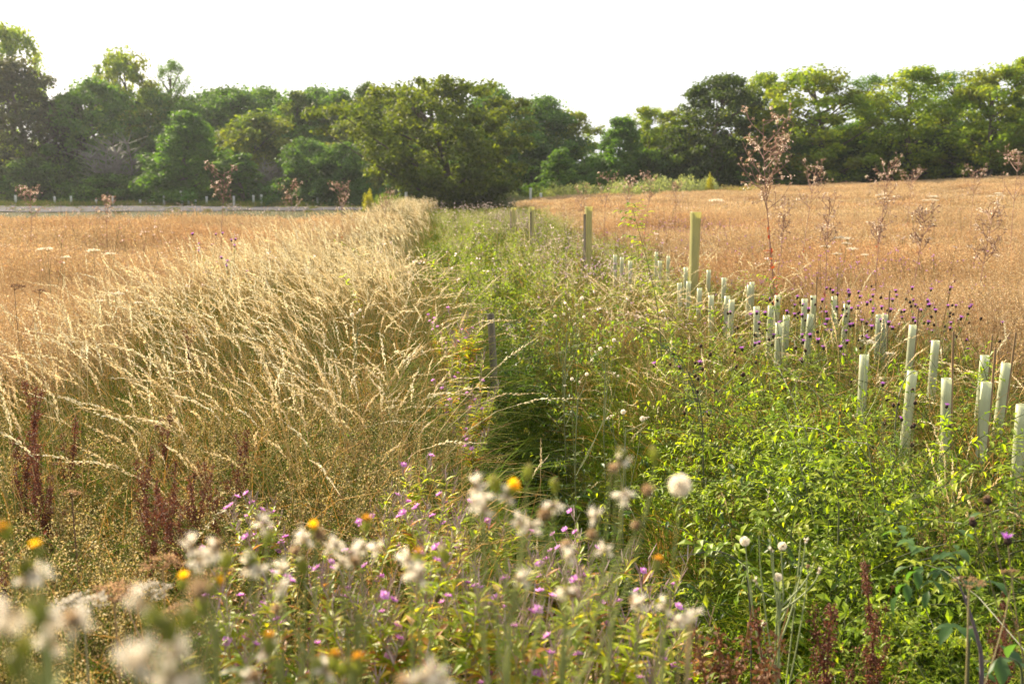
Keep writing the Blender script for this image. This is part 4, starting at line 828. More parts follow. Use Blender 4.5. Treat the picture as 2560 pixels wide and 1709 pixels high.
# the same weed farther off
sow_thistle(930, 'grey-green branching sow thistle with small white heads amid the right-hand leaves', 2000, 2.7, (1945, 1480), [('globe', 1862, 1352, 0), ('fluff', 1930, 1372, 0), ('globe', 1956, 1364, 0), ('fluff', 2014, 1350, 0.03), ('fluff', 2048, 1425, 0), ('globe', 1945, 1442, 0), ('bud', 1900, 1330, 0), ('bud', 1922, 1325, 0), ('bud', 1998, 1330, 0.03), ('bud', 2035, 1392, 0), ('brown', 2020, 1415, 0), ('bud', 1990, 1442, 0), ('fluff', 1906, 1560, 0), ('bud', 1880, 1440, 0), ('fluff', 1890, 1450, 0)], 0.0042, 'sow thistles among the leaves farther back', 0.85, 14, stemc=(0.26, 0.30, 0.14))
MIDT = [('white seed heads clustered in the far green weeds left of the rose arch', 1410, 6.6, (1415, 830), [(1388, 790), (1409, 785), (1436, 809), (1460, 792), (1424, 772), (1442, 760), (1455, 745)]),
        ('white seed heads beside the start of the arching rose shoot', 1510, 6.0, (1512, 905), [(1501, 872), (1520, 866), (1490, 880), (1535, 850), (1480, 900)]),
        ('row of three white seed heads in the middle of the ditch side', 1440, 5.4, (1442, 980), [(1430, 947), (1449, 954), (1412, 962), (1467, 935), (1535, 933), (1546, 940)]),
        ('lower white seed heads nearest to the leafy right bank', 1560, 4.6, (1562, 1070), [(1558, 1029), (1530, 1037), (1618, 1042), (1606, 1046), (1521, 1044)]),
        ('whitish dead flower heads in the pale grass left of the far ditch', 930, 9.5, (932, 690), [(918, 655), (930, 650), (938, 661), (945, 655), (962, 652), (925, 664)]),
        ('whitish dead heads low in the pale grass above the brown weeds', 890, 6.2, (892, 830), [(880, 786), (892, 781), (908, 790), (900, 775)])]
for i, (label, bpx, Y, fork, hs) in enumerate(MIDT):
    sow_thistle(950+i, label, bpx, Y, fork, [('globe' if k % 3 == 0 else 'fluff', x, y, 0) for k, (x, y) in enumerate(hs)], 0.003, 'sow thistles among the leaves farther back', 0.8, 8)

# ------------------------------------------------------------------ willowherb
PINK = ((0.62, 0.30, 0.62), (0.68, 0.38, 0.68), (0.54, 0.22, 0.54))
def pink_me(seed, r=0.0118):
    rng = np.random.default_rng(seed); g = G(); n = 4; az = np.arange(n)*PI/2+rng.random(); c = pick(rng, PINK, 8)
    d = np.stack([np.cos(az), np.sin(az), np.full(n, 0.7)], 1); leafB(g, np.zeros((n, 3)), d, np.tile([0, 0, 1.0], (n, 1)), r*1.3, r*1.25, c[:4], 0.5, -0.1, 3)
    d2 = np.stack([np.cos(az+0.8), np.sin(az+0.8), np.full(n, 1.3)], 1); leafB(g, np.zeros((n, 3)), d2, np.tile([0, 0, 1.0], (n, 1)), r*1.1, r*0.9, c[4:], 0.3, -0.1, 3)
    leaf1(g, np.zeros((6, 3)), norm(rv(rng, 6)*0.3+np.array([0, 0, 1])), rv(rng, 6), r*1.1, r*0.14, (0.75, 0.70, 0.5)); lathe(g, (0, 0, -r*1.2), (0, 0, 1), [(0, 0.001), (r*0.8, 0.0016), (r*1.3, 0.002)], (0.30, 0.22, 0.14), 5)
    return g.mesh('flower', M_petal)
pinks = [pink_me(i) for i in range(3)]
WL = ((0.24, 0.30, 0.020), (0.31, 0.35, 0.022), (0.18, 0.25, 0.02), (0.42, 0.38, 0.03), (0.28, 0.32, 0.03)); WR = ((0.52, 0.26, 0.09), (0.48, 0.34, 0.07), (0.42, 0.18, 0.08))
POD = ((0.36, 0.24, 0.27), (0.30, 0.19, 0.20), (0.44, 0.34, 0.32), (0.30, 0.26, 0.14))
def willow_protos(seed, H):
    rng = np.random.default_rng(seed); st = G(); fo = G(); po = G(); K = 10
    nb = 6; B = np.zeros((1, 3)); main = arch(B, np.array([H]), np.array([rng.random()*6.3]), np.array([0.08]), np.array([0.05]), K)[0]
    tubes(st, main[None], (0.0036*np.linspace(1.2, 0.35, K))[None], (0.30, 0.22, 0.12), 5)
    paths = [main]; 
    for b in range(nb):
        k = rng.uniform(0.38, 0.78)*(K-1); k0 = int(k); o = main[k0]*(1-(k-k0))+main[k0+1]*(k-k0); L = H*rng.uniform(0.2, 0.38)
        p = o+arch(B, np.array([L]), np.array([b*2.4+rng.normal()*0.3]), np.array([0.42]), np.array([-0.1]), 7)[0]; paths.append(p); tubes(st, p[None], (0.0022*np.linspace(1, 0.4, 7))[None], (0.30, 0.24, 0.13), 4)
    tips = []
    for i, p in enumerate(paths):
        n = 62 if i == 0 else 24; kk = len(p)-1; u = rng.uniform(0.08 if i == 0 else 0.05, 0.86, n)*kk; k = u.astype(int); o = p[k]*(1-(u-k)[:, None])+p[k+1]*(u-k)[:, None]
        az = rng.random(n)*2*PI; L = rng.uniform(0.045, 0.090, n)*(1.1-0.5*u/kk)
        c = pick(rng, WL, n); low = rng.random(n) < np.where(u/kk < 0.5, 0.26, 0.08); c[low] = pick(rng, WR, int(low.sum())); c = c*rng.uniform(0.8, 1.2, (n, 1))
        leafB(fo, o, np.stack([np.cos(az), np.sin(az), rng.uniform(0.2, 1.1, n)], 1), np.tile([0, 0, 1.0], (n, 1)), L, L*0.26, c, rng.uniform(0.2, 1.1, n), 0.22, 4)
        m = 26 if i == 0 else 13; u = rng.uniform(0.55, 1.0, m)*kk; k = np.minimum(u.astype(int), kk-1); o = p[k]*(1-(u-k)[:, None])+p[k+1]*(u-k)[:, None]
        az = rng.random(m)*2*PI; d = norm(np.stack([np.cos(az)*0.5, np.sin(az)*0.5, np.ones(m)], 1)); L = rng.uniform(0.03, 0.06, m); v = np.linspace(0, 1, 4)[None, :, None]
        tubes(po, o[:, None]+d[:, None]*v*L[:, None, None], np.array([0.0008, 0.0014, 0.0013, 0.0006])[None], pick(rng, POD, m)*rng.uniform(0.8, 1.2, (m, 1)), 3)
        for q in rng.choice(m, 2 if i == 0 else int(i % 2), replace=False): tips.append((o[q]+d[q]*L[q], d[q]))
    return st.mesh('stem', M_stem), fo.mesh('foliage', M_leaf), po.mesh('seed_pods', M_stem), tips
wil = [willow_protos(40+i, 0.9) for i in range(5)]
rng = np.random.default_rng(404)
def willow(px, top, Y, label, group='pink willowherbs in the foreground thicket', i=0):
    x, _, zt = spot(px, top, Y); z0 = gz(x, Y); s = (zt-z0)/0.9
    e = empty('willowherb', (x, Y, z0-0.01), i*1.3, s); tag(e, label, 'wild flower', group)
    st, fo, po, tips = wil[i % 5]
    put('stem', st, e); put('foliage', fo, e); tag(put('seed_pods', po, e), kind='stuff')
    for k, (p, d) in enumerate(tips):
        q = Vector(d+np.array([0, -0.2, 0])).to_track_quat('Z', 'Y').to_euler(); put('flower', pinks[k % 3], e, p, q, 1.0/max(s, 0.6))
tops = lambda px: np.interp(px, [470, 560, 680, 760, 900, 1000, 1040, 1110, 1180, 1300, 1480, 1600, 1760], [1420, 1270, 1215, 1300, 1280, 1190, 1165, 1150, 1270, 1290, 1270, 1370, 1440])
LAND = ['left of the two yellow flowers', 'below the broad crown of white tufts', 'beneath the row of small buds at left', 'under the lone white tuft at left of centre', 'left below the bright yellow flower', 'right below the bright yellow flower', 'under the row of dull white heads', 'below the small high orange flower', 'left under the orange flower with the white tuft', 'right under the orange flower with the white tuft',
        'left under the biggest hanging white tuft', 'below the orange-yellow flower in the centre', 'under the pair of upright buds', 'beneath the brown seed heads right of centre', 'under the drooping heads left of the white globe', 'below the round white globe', 'left of the lone orange flower on the right']
ROW = [('front', 2.2), ('middle', 2.65), ('back', 3.1)]
for i in range(51):
    a, b = i % 17, i//17; px = 500+72*a+rng.uniform(-25, 25)+24*b; Y = ROW[b][1]+rng.uniform(-0.12, 0.12); top = tops(px)+(3.25-Y)*170+rng.uniform(0, 60)
    willow(px, min(top, 1640), Y, 'pink-flowered willowherb in the %s row, %s' % (ROW[b][0], LAND[a]), i=i)
for k, (px, Y, l) in enumerate([(590, 3.3, 'willowherb at the left end of the thicket beside the red docks'), (678, 3.3, 'tallest willowherb of the left group, pods fanned against brown weeds'), (640, 3.2, 'willowherb with pink flower low between the left group'),
                  (960, 3.5, 'willowherb left of the tall centre pair, against dark grass'), (1030, 3.5, 'left one of the tall centre willowherbs over the dark hollow'), (1100, 3.55, 'right one of the tall centre willowherbs over the dark hollow'), (1160, 3.4, 'willowherb just behind the biggest white tuft'), (1490, 3.2, 'willowherb rising before the green leaves right of centre')]):
    willow(px, tops(px), Y, l, i=k+50)
for k, (px, top, Y, l) in enumerate([(1150, 770, 7.4, 'far willowherb left of the grey post'), (1185, 790, 7.0, 'far willowherb touching the grey post on its left'), (1110, 800, 7.2, 'far willowherb second left of the grey post'), (1200, 900, 6.2, 'willowherb below the grey post at the hollow'), (1140, 860, 6.6, 'yellowing willowherb left below the grey post'), (1165, 1000, 5.2, 'willowherb on the left lip of the dark hollow'), (1190, 1060, 4.7, 'willowherb overhanging the dark hollow from the left'), (1095, 780, 7.6, 'far willowherb third left of the grey post'), (1125, 900, 6.0, 'yellow-leaved willowherb between bent grass and the hollow'), (1170, 830, 6.7, 'willowherb in front of the grey post on its left'), (1120, 950, 5.6, 'willowherb among bent grass stems left of the hollow'), (1205, 960, 5.6, 'willowherb right on the rim of the dark hollow')]):
    willow(px, top, Y, l, 'willowherbs along the left lip of the ditch', i=k+70)

# ------------------------------------------------------------------ docks
def dock_me(seed, H, pal, side=5, dens=1900):
    rng = np.random.default_rng(seed); st = G(); se = G(); lf = G(); K = 10
    main = arch(np.zeros((1, 3)), np.array([H]), np.array([rng.random()*6.3]), np.array([0.10]), np.array([0.0]), K)[0]; paths = [main]
    for b in range(side):
        k = rng.uniform(0.35, 0.75)*(K-1); k0 = int(k); o = main[k0]*(1-(k-k0))+main[k0+1]*(k-k0); paths.append(o+arch(np.zeros((1, 3)), np.array([H*rng.uniform(0.2, 0.4)]), np.array([b*2.3]), np.array([0.28]), np.array([-0.1]), 6)[0])
    for i, p in enumerate(paths):
        kk = len(p)-1; tubes(st, p[None], ((0.004 if i == 0 else 0.002)*np.linspace(1.2, 0.4, len(p)))[None], np.array(pal[0])*0.9, 4)
        n = int(dens*(0.36 if i == 0 else 0.64/side)); lev = rng.uniform(0.42 if i == 0 else 0.12, 1.0, max(4, n//22)); u = np.clip(lev[rng.integers(0, len(lev), n)]+rng.normal(size=n)*0.006, 0, 0.999)*kk; k = u.astype(int)
        o = p[k]*(1-(u-k)[:, None])+p[k+1]*(u-k)[:, None]; d = rv(rng, n); d[:, 2] -= 0.3; d = norm(d)
        leaf1(se, o+d*rng.random((n, 1))*0.017, d, rv(rng, n), 0.0085*rng.uniform(0.7, 1.5, n), 0.0065, pick(rng, pal, n)*rng.uniform(0.6, 1.3, (n, 1)))
    n = 6; az = rng.random(n)*6.3; u = rng.uniform(0.15, 0.6, n); o = np.stack([np.interp(u*(K-1), np.arange(K), main[:, i]) for i in range(3)], 1)
    leafB(lf, o, np.stack([np.cos(az), np.sin(az), 0.5+0*az], 1), np.tile([0, 0, 1.0], (n, 1)), rng.uniform(0.05, 0.10, n), 0.016, pick(rng, ((0.50, 0.09, 0.03), (0.55, 0.16, 0.04), (0.35, 0.08, 0.03)), n), 1.2, 0.2, 5)
    return st.mesh('stem', M_stem), se.mesh('seeds', M_straw), lf.mesh('foliage', M_leaf)
DR = ((0.15, 0.050, 0.028), (0.20, 0.070, 0.036), (0.10, 0.036, 0.022)); DO = ((0.17, 0.075, 0.03), (0.22, 0.10, 0.04), (0.13, 0.055, 0.025))
dk = [dock_me(i, 1.0, DR) for i in range(4)]; do = [dock_me(10, 0.8, DO, 7, 1300)]
DOCK = [(62, 975, 4.3, 0, 'leaning dark red dock at the left edge, tallest of the docks'), (28, 1090, 3.7, 1, 'dark red dock at the left edge below the tallest one'), (148, 1040, 4.1, 2, 'red dock with orange-red leaves near the left edge'), (128, 1120, 3.6, 3, 'shorter red dock right of the left-edge pair'),
        (372, 1160, 3.6, 1, 'dense maroon dock left of the middle of the dock clump'), (420, 1060, 4.2, 0, 'tall thin dock rising behind the maroon clump'), (355, 1210, 3.4, 2, 'low maroon dock in front of the clump'), (440, 1180, 3.5, 3, 'maroon dock in the heart of the clump at left'), (395, 1240, 3.3, 0, 'front dock of the maroon clump, with red leaves'),
        (500, 1180, 3.5, 2, 'dock at the right side of the maroon clump'), (585, 1075, 4.2, 1, 'tall dock between the maroon clump and the pink willowherb'), (560, 1130, 3.9, 3, 'dock behind the left willowherbs'), (470, 830, 6.4, 0, 'far thin red dock in the pale grass'), (335, 1120, 3.8, 2, 'dock at the left back of the maroon clump'), (405, 1150, 3.7, 3, 'dock just behind the middle of the maroon clump'), (460, 1250, 3.2, 1, 'short dock at the right front of the maroon clump'), (530, 1150, 3.8, 1, 'dock between the maroon clump and the tall one right of it'), (90, 1100, 3.7, 1, 'dock between the left-edge pair and the orange-leaved one'), (345, 1280, 3.1, 0, 'lowest dock at the left front of the maroon clump'), (545, 1230, 3.5, 0, 'dock close against the left willowherbs'), (10, 1300, 3.0, 3, 'dock cut by the left edge, lowest on that side'),
        (2075, 1490, 2.7, 1, 'brown dock below the grey-green sow thistle at lower right'), (2165, 1500, 2.75, 2, 'brown dock in the leaves of the lower right'), (2222, 1440, 2.9, 0, 'tall brown dock among leaves at lower right'), (2010, 1560, 2.5, 3, 'short brown dock left of the lower right pair'),         (2515, 1560, 2.6, 1, 'dark red dock in the lower right corner'), (2548, 1500, 2.7, 2, 'dock against the right edge at the lower corner'), (2460, 1600, 2.5, 3, 'red-brown dock beside the dark thorny stem')]
for px, top, Y, k, label in DOCK:
    x, _, zt = spot(px, top, Y); z0 = gz(x, Y); s = (zt-z0)/0.97
    e = empty('dock', (x-(0.06 if px == 62 else 0), Y, z0), px*0.37, s); tag(e, label, 'weed', 'red-brown docks gone to seed')
    if px == 62: e.rotation_euler = (0, R(9), 1)
    for nm, me in zip(('stem', 'seeds', 'foliage'), dk[k]): put(nm, me, e)
for px, top, Y, label in [(1862, 1600, 2.35, 'rusty orange seeding weed at the bottom, right of centre'), (1945, 1618, 2.35, 'right-hand rusty orange weed at the bottom edge')]:
    x, _, zt = spot(px, top, Y); z0 = gz(x, Y); s = (zt-z0)/0.8; e = empty('dock', (x, Y, z0), px, s); tag(e, label, 'weed', 'rusty weeds at the bottom edge')
    for nm, me in zip(('stem', 'seeds', 'foliage'), do[0]): put(nm, me, e)

# ------------------------------------------------------------------ knapweed
def knap_me(seed, purple, r=0.0100):
    rng = np.random.default_rng(seed); g = G(); lathe(g, (0, 0, -r*1.2), (0, 0, 1), [(0, 0.001), (r*0.5, r*0.75), (r*1.1, r*0.85), (r*1.7, r*0.55), (r*1.75, 0.0005)], (0.055, 0.035, 0.025), 8)
    n = 46; d = norm(rv(rng, n)*np.array([1, 1, 0.4])+np.array([0, 0, 0.75])); pal = ((0.46, 0.19, 0.54), (0.54, 0.26, 0.62), (0.38, 0.14, 0.45)) if purple else ((0.28, 0.19, 0.12), (0.20, 0.13, 0.08))
    leaf1(g, np.tile([0, 0, r*0.4], (n, 1)), d, rv(rng, n), r*(1.8 if purple else 0.9)*rng.uniform(0.7, 1.1, n), r*0.28, pick(rng, pal, n)); return g.mesh('flower_head', M_petal)
KP = [knap_me(i, True) for i in range(2)]; KB = [knap_me(7, False)]
def knapweed(seed, px, top, Y, label, heads, group='purple knapweeds before the tree guards', pr=0.6, spread=0.24):
    rng = np.random.default_rng(seed); x, _, zt = spot(px, top, Y); z0 = gz(x, Y); H = zt-z0
    e = empty('knapweed', (x, Y, z0)); tag(e, label, 'wild flower', group); g = G(); lf = G(); K = 7
    main = arch(np.zeros((1, 3)), np.array([H*0.75]), np.array([rng.random()*6.3]), np.array([0.05]), np.array([0.0]), K)[0]; tubes(g, main[None], (0.003*np.linspace(1.2, 0.6, K))[None], (0.12, 0.13, 0.05), 4)
    for k in range(heads):
        a = k*2.4+rng.normal()*0.3; rr = spread*math.sqrt(rng.random()); h = np.array([rr*math.cos(a), rr*math.sin(a), H*(1.0-0.30*rng.random()**1.5*(1 if k else 0))-rr*0.25])
        u = rng.uniform(0.45, 0.95)*(K-1); k0 = int(u); o = main[k0]*(1-(u-k0))+main[k0+1]*(u-k0)
        p = bez(o, h, 6, 0.5); tubes(g, p[None], (0.0017*np.linspace(1, 0.6, 6))[None], (0.12, 0.13, 0.05), 3)
        d = norm(p[-1]-p[-2]); q = Vector(d).to_track_quat('Z', 'Y').to_euler(); pu = rng.random() < pr
        put('flower_head', (KP[k % 2] if pu else KB[0]), e, h+d*0.008, q, rng.uniform(0.9, 1.3))
        n = 5; uu = rng.random(n)*4.9; kk = uu.astype(int); b = p[kk]*(1-(uu-kk)[:, None])+p[kk+1]*(uu-kk)[:, None]; leafB(lf, b, norm(rv(rng, n)+np.array([0, 0, 0.6])), np.tile([0, 0, 1.0], (n, 1)), 0.045*rng.uniform(0.6, 1.2, n), 0.009, pick(rng, SG, n), 0.5, 0.15, 3)
    put('stem', g.mesh('stem', M_stem), e); put('foliage', lf.mesh('foliage', M_leaf), e)
KN = [(1885, 765, 7.0, 'knapweed at the left end of the purple patch'), (1930, 745, 7.2, 'knapweed second from the left of the purple patch'), (1990, 735, 7.2, 'knapweed in front of the guard with a cane, purple patch'), (2045, 760, 6.8, 'knapweed low in the middle of the purple patch'), (2075, 715, 7.3, 'knapweed behind the left-leaning guard'),
      (2110, 700, 7.4, 'highest knapweed of the purple patch'), (2140, 730, 7.0, 'knapweed just right of the highest one'), (2160, 790, 6.5, 'knapweed before the two touching guards'), (2215, 735, 7.2, 'knapweed between the patch and the two touching guards'), (2255, 750, 7.0, 'knapweed against the brown field right of the patch'),
      (2300, 705, 7.3, 'tall knapweed standing alone against the brown field'), (2340, 745, 7.0, 'knapweed left of the slim guards at right'), (2375, 760, 6.7, 'outermost knapweed at the right of the patch'), (1915, 830, 6.2, 'short knapweed below the left of the patch'), (2080, 850, 6.0, 'knapweed dipping into the green leaves below the patch'), (2420, 790, 6.9, 'sparse knapweed near the canes at right')]
for i, (px, top, Y, l) in enumerate(KN): knapweed(700+i, px, top, Y, l, 12 if i < 13 else 7)
for i, (px, top, Y, l) in enumerate([(1725, 860, 5.6, 'brown-headed dead knapweed over the leaves left of the patch'), (1800, 845, 5.6, 'brown-headed dead knapweed next to the leafy arch'), (1760, 900, 5.2, 'lower brown-headed knapweed over the leaves'), (2200, 960, 4.8, 'brown-headed knapweed in the leaves below the touching guards'), (2280, 1000, 4.4, 'brown-headed knapweed among straw stems by the blue-shaded guard')]):
    knapweed(730+i, px, top, Y, l, 8, 'dead brown knapweeds among the leaves', 0.12)
for i, (px, top, Y, l) in enumerate([(515, 572, 10.0, 'small purple thistle in the pale grass at left'), (560, 590, 9.8, 'small purple thistle right of the other in the left grass')]):
    knapweed(740+i, px, top, Y, l, 9, 'purple thistles in the left grass', 0.9)
# three brown heads on long stems reaching in from the right edge
e = empty('knapweed', (*spot(2600, 1500, 2.3)[:2], gz(spot(2600, 1500, 2.3)[0], 2.3))); tag(e, 'three brown knapweed heads on long stems reaching in from the right edge', 'wild flower'); g = G()
B = np.array(e.location)
for k, (px, py) in enumerate([(2470, 1258), (2434, 1312), (2520, 1358)]):
    h = np.array(spot(px, py, 2.3))-B; o = np.array([0, 0, h[2]*0.55]); p = bez(o, h, 7, 0.1); tubes(g, p[None], 0.0016, (0.25, 0.19, 0.10), 4); d = norm(p[-1]-p[-2]); put('flower_head', KB[0] if k < 2 else KP[0], e, h+d*0.008, Vector(d).to_track_quat('Z', 'Y').to_euler(), 1.15)
tubes(g, np.array([[[0, 0, -0.02], [0.005, 0, 0.3], [0, 0, 0.62]]]), 0.0024, (0.2, 0.17, 0.08), 4); put('stem', g.mesh('stem', M_stem), e)

# ------------------------------------------------------------------ tall dead thistles on the skyline
def dead_thistle(seed, px, top, Y, label, big=False, w=0.30, crown=0.35):
    rng = np.random.default_rng(seed); x, _, zt = spot(px, top, Y); z0 = gz(x, Y); H = zt-z0
    e = empty('dead_thistle', (x, Y, z0)); tag(e, label, 'thistle', 'tall dead thistles above the field'); g = G(); hd = G(); fl = G(); K = 12
    v = np.linspace(0, 1, K); main = np.stack([0.03*np.sin(v*4+seed)*H*0.5+(-0.05*H*(1-v) if not big else 0.16*(1-v)), 0.02*np.sin(v*3), v*H*0.97], 1); main[:, :2] -= main[0, :2]*np.array([0, 1]); 
    cst = (0.26, 0.15, 0.11); tubes(g, main[None], (0.0062*(1.2 if big else 1)*np.linspace(1.2, 0.3, K))[None], cst, 5)
    nb = 26 if big else 13; pts = []
    for b in range(nb):
        u = 1-crown*rng.random()*(1.35 if big else 1.2); u = max(u, 0.45); o = np.array([np.interp(u, v, main[:, i]) for i in range(3)]); L = w*rng.uniform(0.5, 1.0)*(1.15-abs(u-(1-crown*0.55))*1.6)
        a = b*2.4+rng.normal()*0.4; t = o+np.array([math.cos(a)*L*0.75, math.sin(a)*L*0.75, L*rng.uniform(0.7, 1.2)]); t[2] = min(t[2], H); p = bez(o, t, 6, 0.4); tubes(g, p[None], (0.0042*np.linspace(1, 0.5, 6))[None], cst, 3)
        for s in range(6 if big else 5):
            q = p[rng.integers(2, 6)]; t2 = q+norm(rng.normal(size=3)+np.array([0, 0, 0.8]))*rng.uniform(0.03, 0.10)*(1.3 if big else 1.1); tubes(g, np.array([[q, (q+t2)/2, t2]]), 0.0022, cst, 3); pts.append(t2)
    pts = np.array(pts); n = len(pts); m = 10; q = np.repeat(np.arange(n), m); d = norm(rv(rng, n*m)+np.array([0, 0, 0.5]))
    leaf1(hd, pts[q], d, rv(rng, n*m), 0.022*rng.uniform(0.6, 1.3, n*m), 0.010, pick(rng, ((0.36, 0.25, 0.17), (0.28, 0.18, 0.12), (0.48, 0.37, 0.28)), n*m))
    sel = pts[rng.random(n) < 0.14]; m = 10; q = np.repeat(np.arange(len(sel)), m); leaf1(fl, sel[q]+rng.normal(size=(len(q), 3))*0.010, rv(rng, len(q)), rv(rng, len(q)), 0.026*rng.uniform(0.6, 1.2, len(q)), 0.011, (0.70, 0.60, 0.50))
    n = 30 if big else 14; u = rng.uniform(0.15, 0.62 if big else 0.45, n); o = np.stack([np.interp(u, v, main[:, i]) for i in range(3)], 1); lf = G(); L = rng.uniform(0.03, 0.07 if not big else 0.10, n)*(1.1-u)*1.4
    leafB(lf, o, norm(rv(rng, n)+np.array([0, 0, -0.1])), np.tile([0, 0, 1.0], (n, 1)), L, L*0.42, pick(rng, ((0.30, 0.05, 0.04), (0.20, 0.06, 0.05), (0.36, 0.08, 0.05)), n), 1.1, 0.2, 4)
    put('stem', g.mesh('stem', M_stem), e); tag(put('seed_heads', hd.mesh('seed_heads', M_straw), e), kind='stuff'); tag(put('fluff', fl.mesh('fluff', M_fluff), e), kind='stuff'); put('foliage', lf.mesh('foliage', M_leaf), e)
dead_thistle(1, 1918, 287, 9.6, 'tallest dead thistle with red lower leaves, standing up against the right-hand trees', True, 0.34, 0.27)
DT = [(556, 408, 17, 0.34, 'tall dead thistle in front of the conical tree, highest on the left side'), (72, 472, 19, 0.28, 'dead thistle near the left end of the track'), (262, 496, 18, 0.24, 'dead thistle below the grey leafless tree'), (732, 455, 20, 0.26, 'dead thistle before the bluish young tree'), (858, 460, 20, 0.30, 'dead thistle left of the oak with spread arms'), (966, 478, 22, 0.22, 'small dead thistle at the left foot of the oak'),
      (2036, 402, 14, 0.34, 'dead thistle first right of the tallest one, branched low'), (2218, 395, 15, 0.32, 'dead thistle leaning right, second from the tallest'), (2280, 424, 22, 0.28, 'small dead thistle between two others at right'), (2442, 413, 21, 0.30, 'dead thistle before the low dark trees near the right edge'), (2556, 380, 14, 0.34, 'dead thistle cut by the right edge'),
      (1522, 438, 20, 0.34, 'dead thistle with broad head over the far field, left of the pair'), (1572, 446, 20, 0.24, 'narrow dead thistle right beside the broad-headed one'), (1624, 434, 19, 0.26, 'dead thistle straight above the big silvery bush'), (1453, 462, 22, 0.24, 'low dead thistle first left above the far field'), (1693, 457, 22, 0.22, 'low dead thistle at the right of the silvery bushes'),
      (2085, 480, 10, 0.28, 'spindly dead thistle lower in the right field'), (2215, 500, 11, 0.3, 'bushy dead thistle in the right field by the white flowers'), (2480, 530, 9.5, 0.3, 'thin dead thistle in the lower right field'), (2310, 520, 10, 0.26, 'faint dead thistle in the middle of the right field'), (1960, 505, 12, 0.26, 'dead thistle half way down right of the tallest stem')]
for i, (px, top, Y, wd_, l) in enumerate(DT): dead_thistle(10+i, px, top, Y, l, False, wd_*(0.6+Y/35)*(0.6 if i >= 16 else 1), 0.26)

# ------------------------------------------------------------------ umbels
def umbel(seed, px, top, Y, label, c, stemc, r=0.05, rays=14, heads=1, lean=0.0, group='flat-topped umbel flowers'):
    rng = np.random.default_rng(seed); x, _, zt = spot(px, top, Y); z0 = gz(x-lean, Y); e = empty('umbel_plant', (x-lean, Y, z0)); tag(e, label, 'wild flower', group); g = G(); K = 7; v = np.linspace(0, 1, K)
    H = zt-z0; main = np.stack([lean*v, 0.01*np.sin(v*5), H*v-0.02*(1-v)], 1); tubes(g, main[None], (0.0032*np.linspace(1.2, 0.6, K))[None], stemc, 5)
    tops_ = [main[-1]]
    for k in range(heads-1):
        u = rng.uniform(0.55, 0.85)*(K-1); k0 = int(u); o = main[k0]; a = k*2.2+rng.random(); t = np.array([o[0]+math.cos(a)*0.14, o[1]+math.sin(a)*0.14, H-rng.uniform(0.0, 0.10)]); tubes(g, bez(o, t, 6, 0.6)[None], 0.0018, stemc, 4); tops_.append(t)
    for j, t in enumerate(tops_):
        rr = r*(1 if j == 0 else 0.75); h = G(); az = rng.random(rays)*6.3; q = np.sqrt(rng.random(rays)); tip = t+np.stack([np.cos(az)*q*rr, np.sin(az)*q*rr, rr*(0.55-0.25*q*q)], 1); vv = np.linspace(0, 1, 3)[None, :, None]
        tubes(h, t+(tip-t)[:, None]*vv, 0.0007, stemc, 3); m = 16; s = np.repeat(np.arange(rays), m); leaf1(h, tip[s]+rng.normal(size=(len(s), 3))*rr*0.13*np.array([1, 1, 0.5]), rv(rng, len(s)), rv(rng, len(s)), rr*0.12, rr*0.10, pick(rng, c, len(s)))
        put('flower_head', h.mesh('flower_head', M_fluff), e)
    put('stem', g.mesh('stem', M_stem), e)
UB = ((0.36, 0.24, 0.14), (0.28, 0.17, 0.10)); UW = ((0.66, 0.62, 0.54), (0.55, 0.50, 0.40))
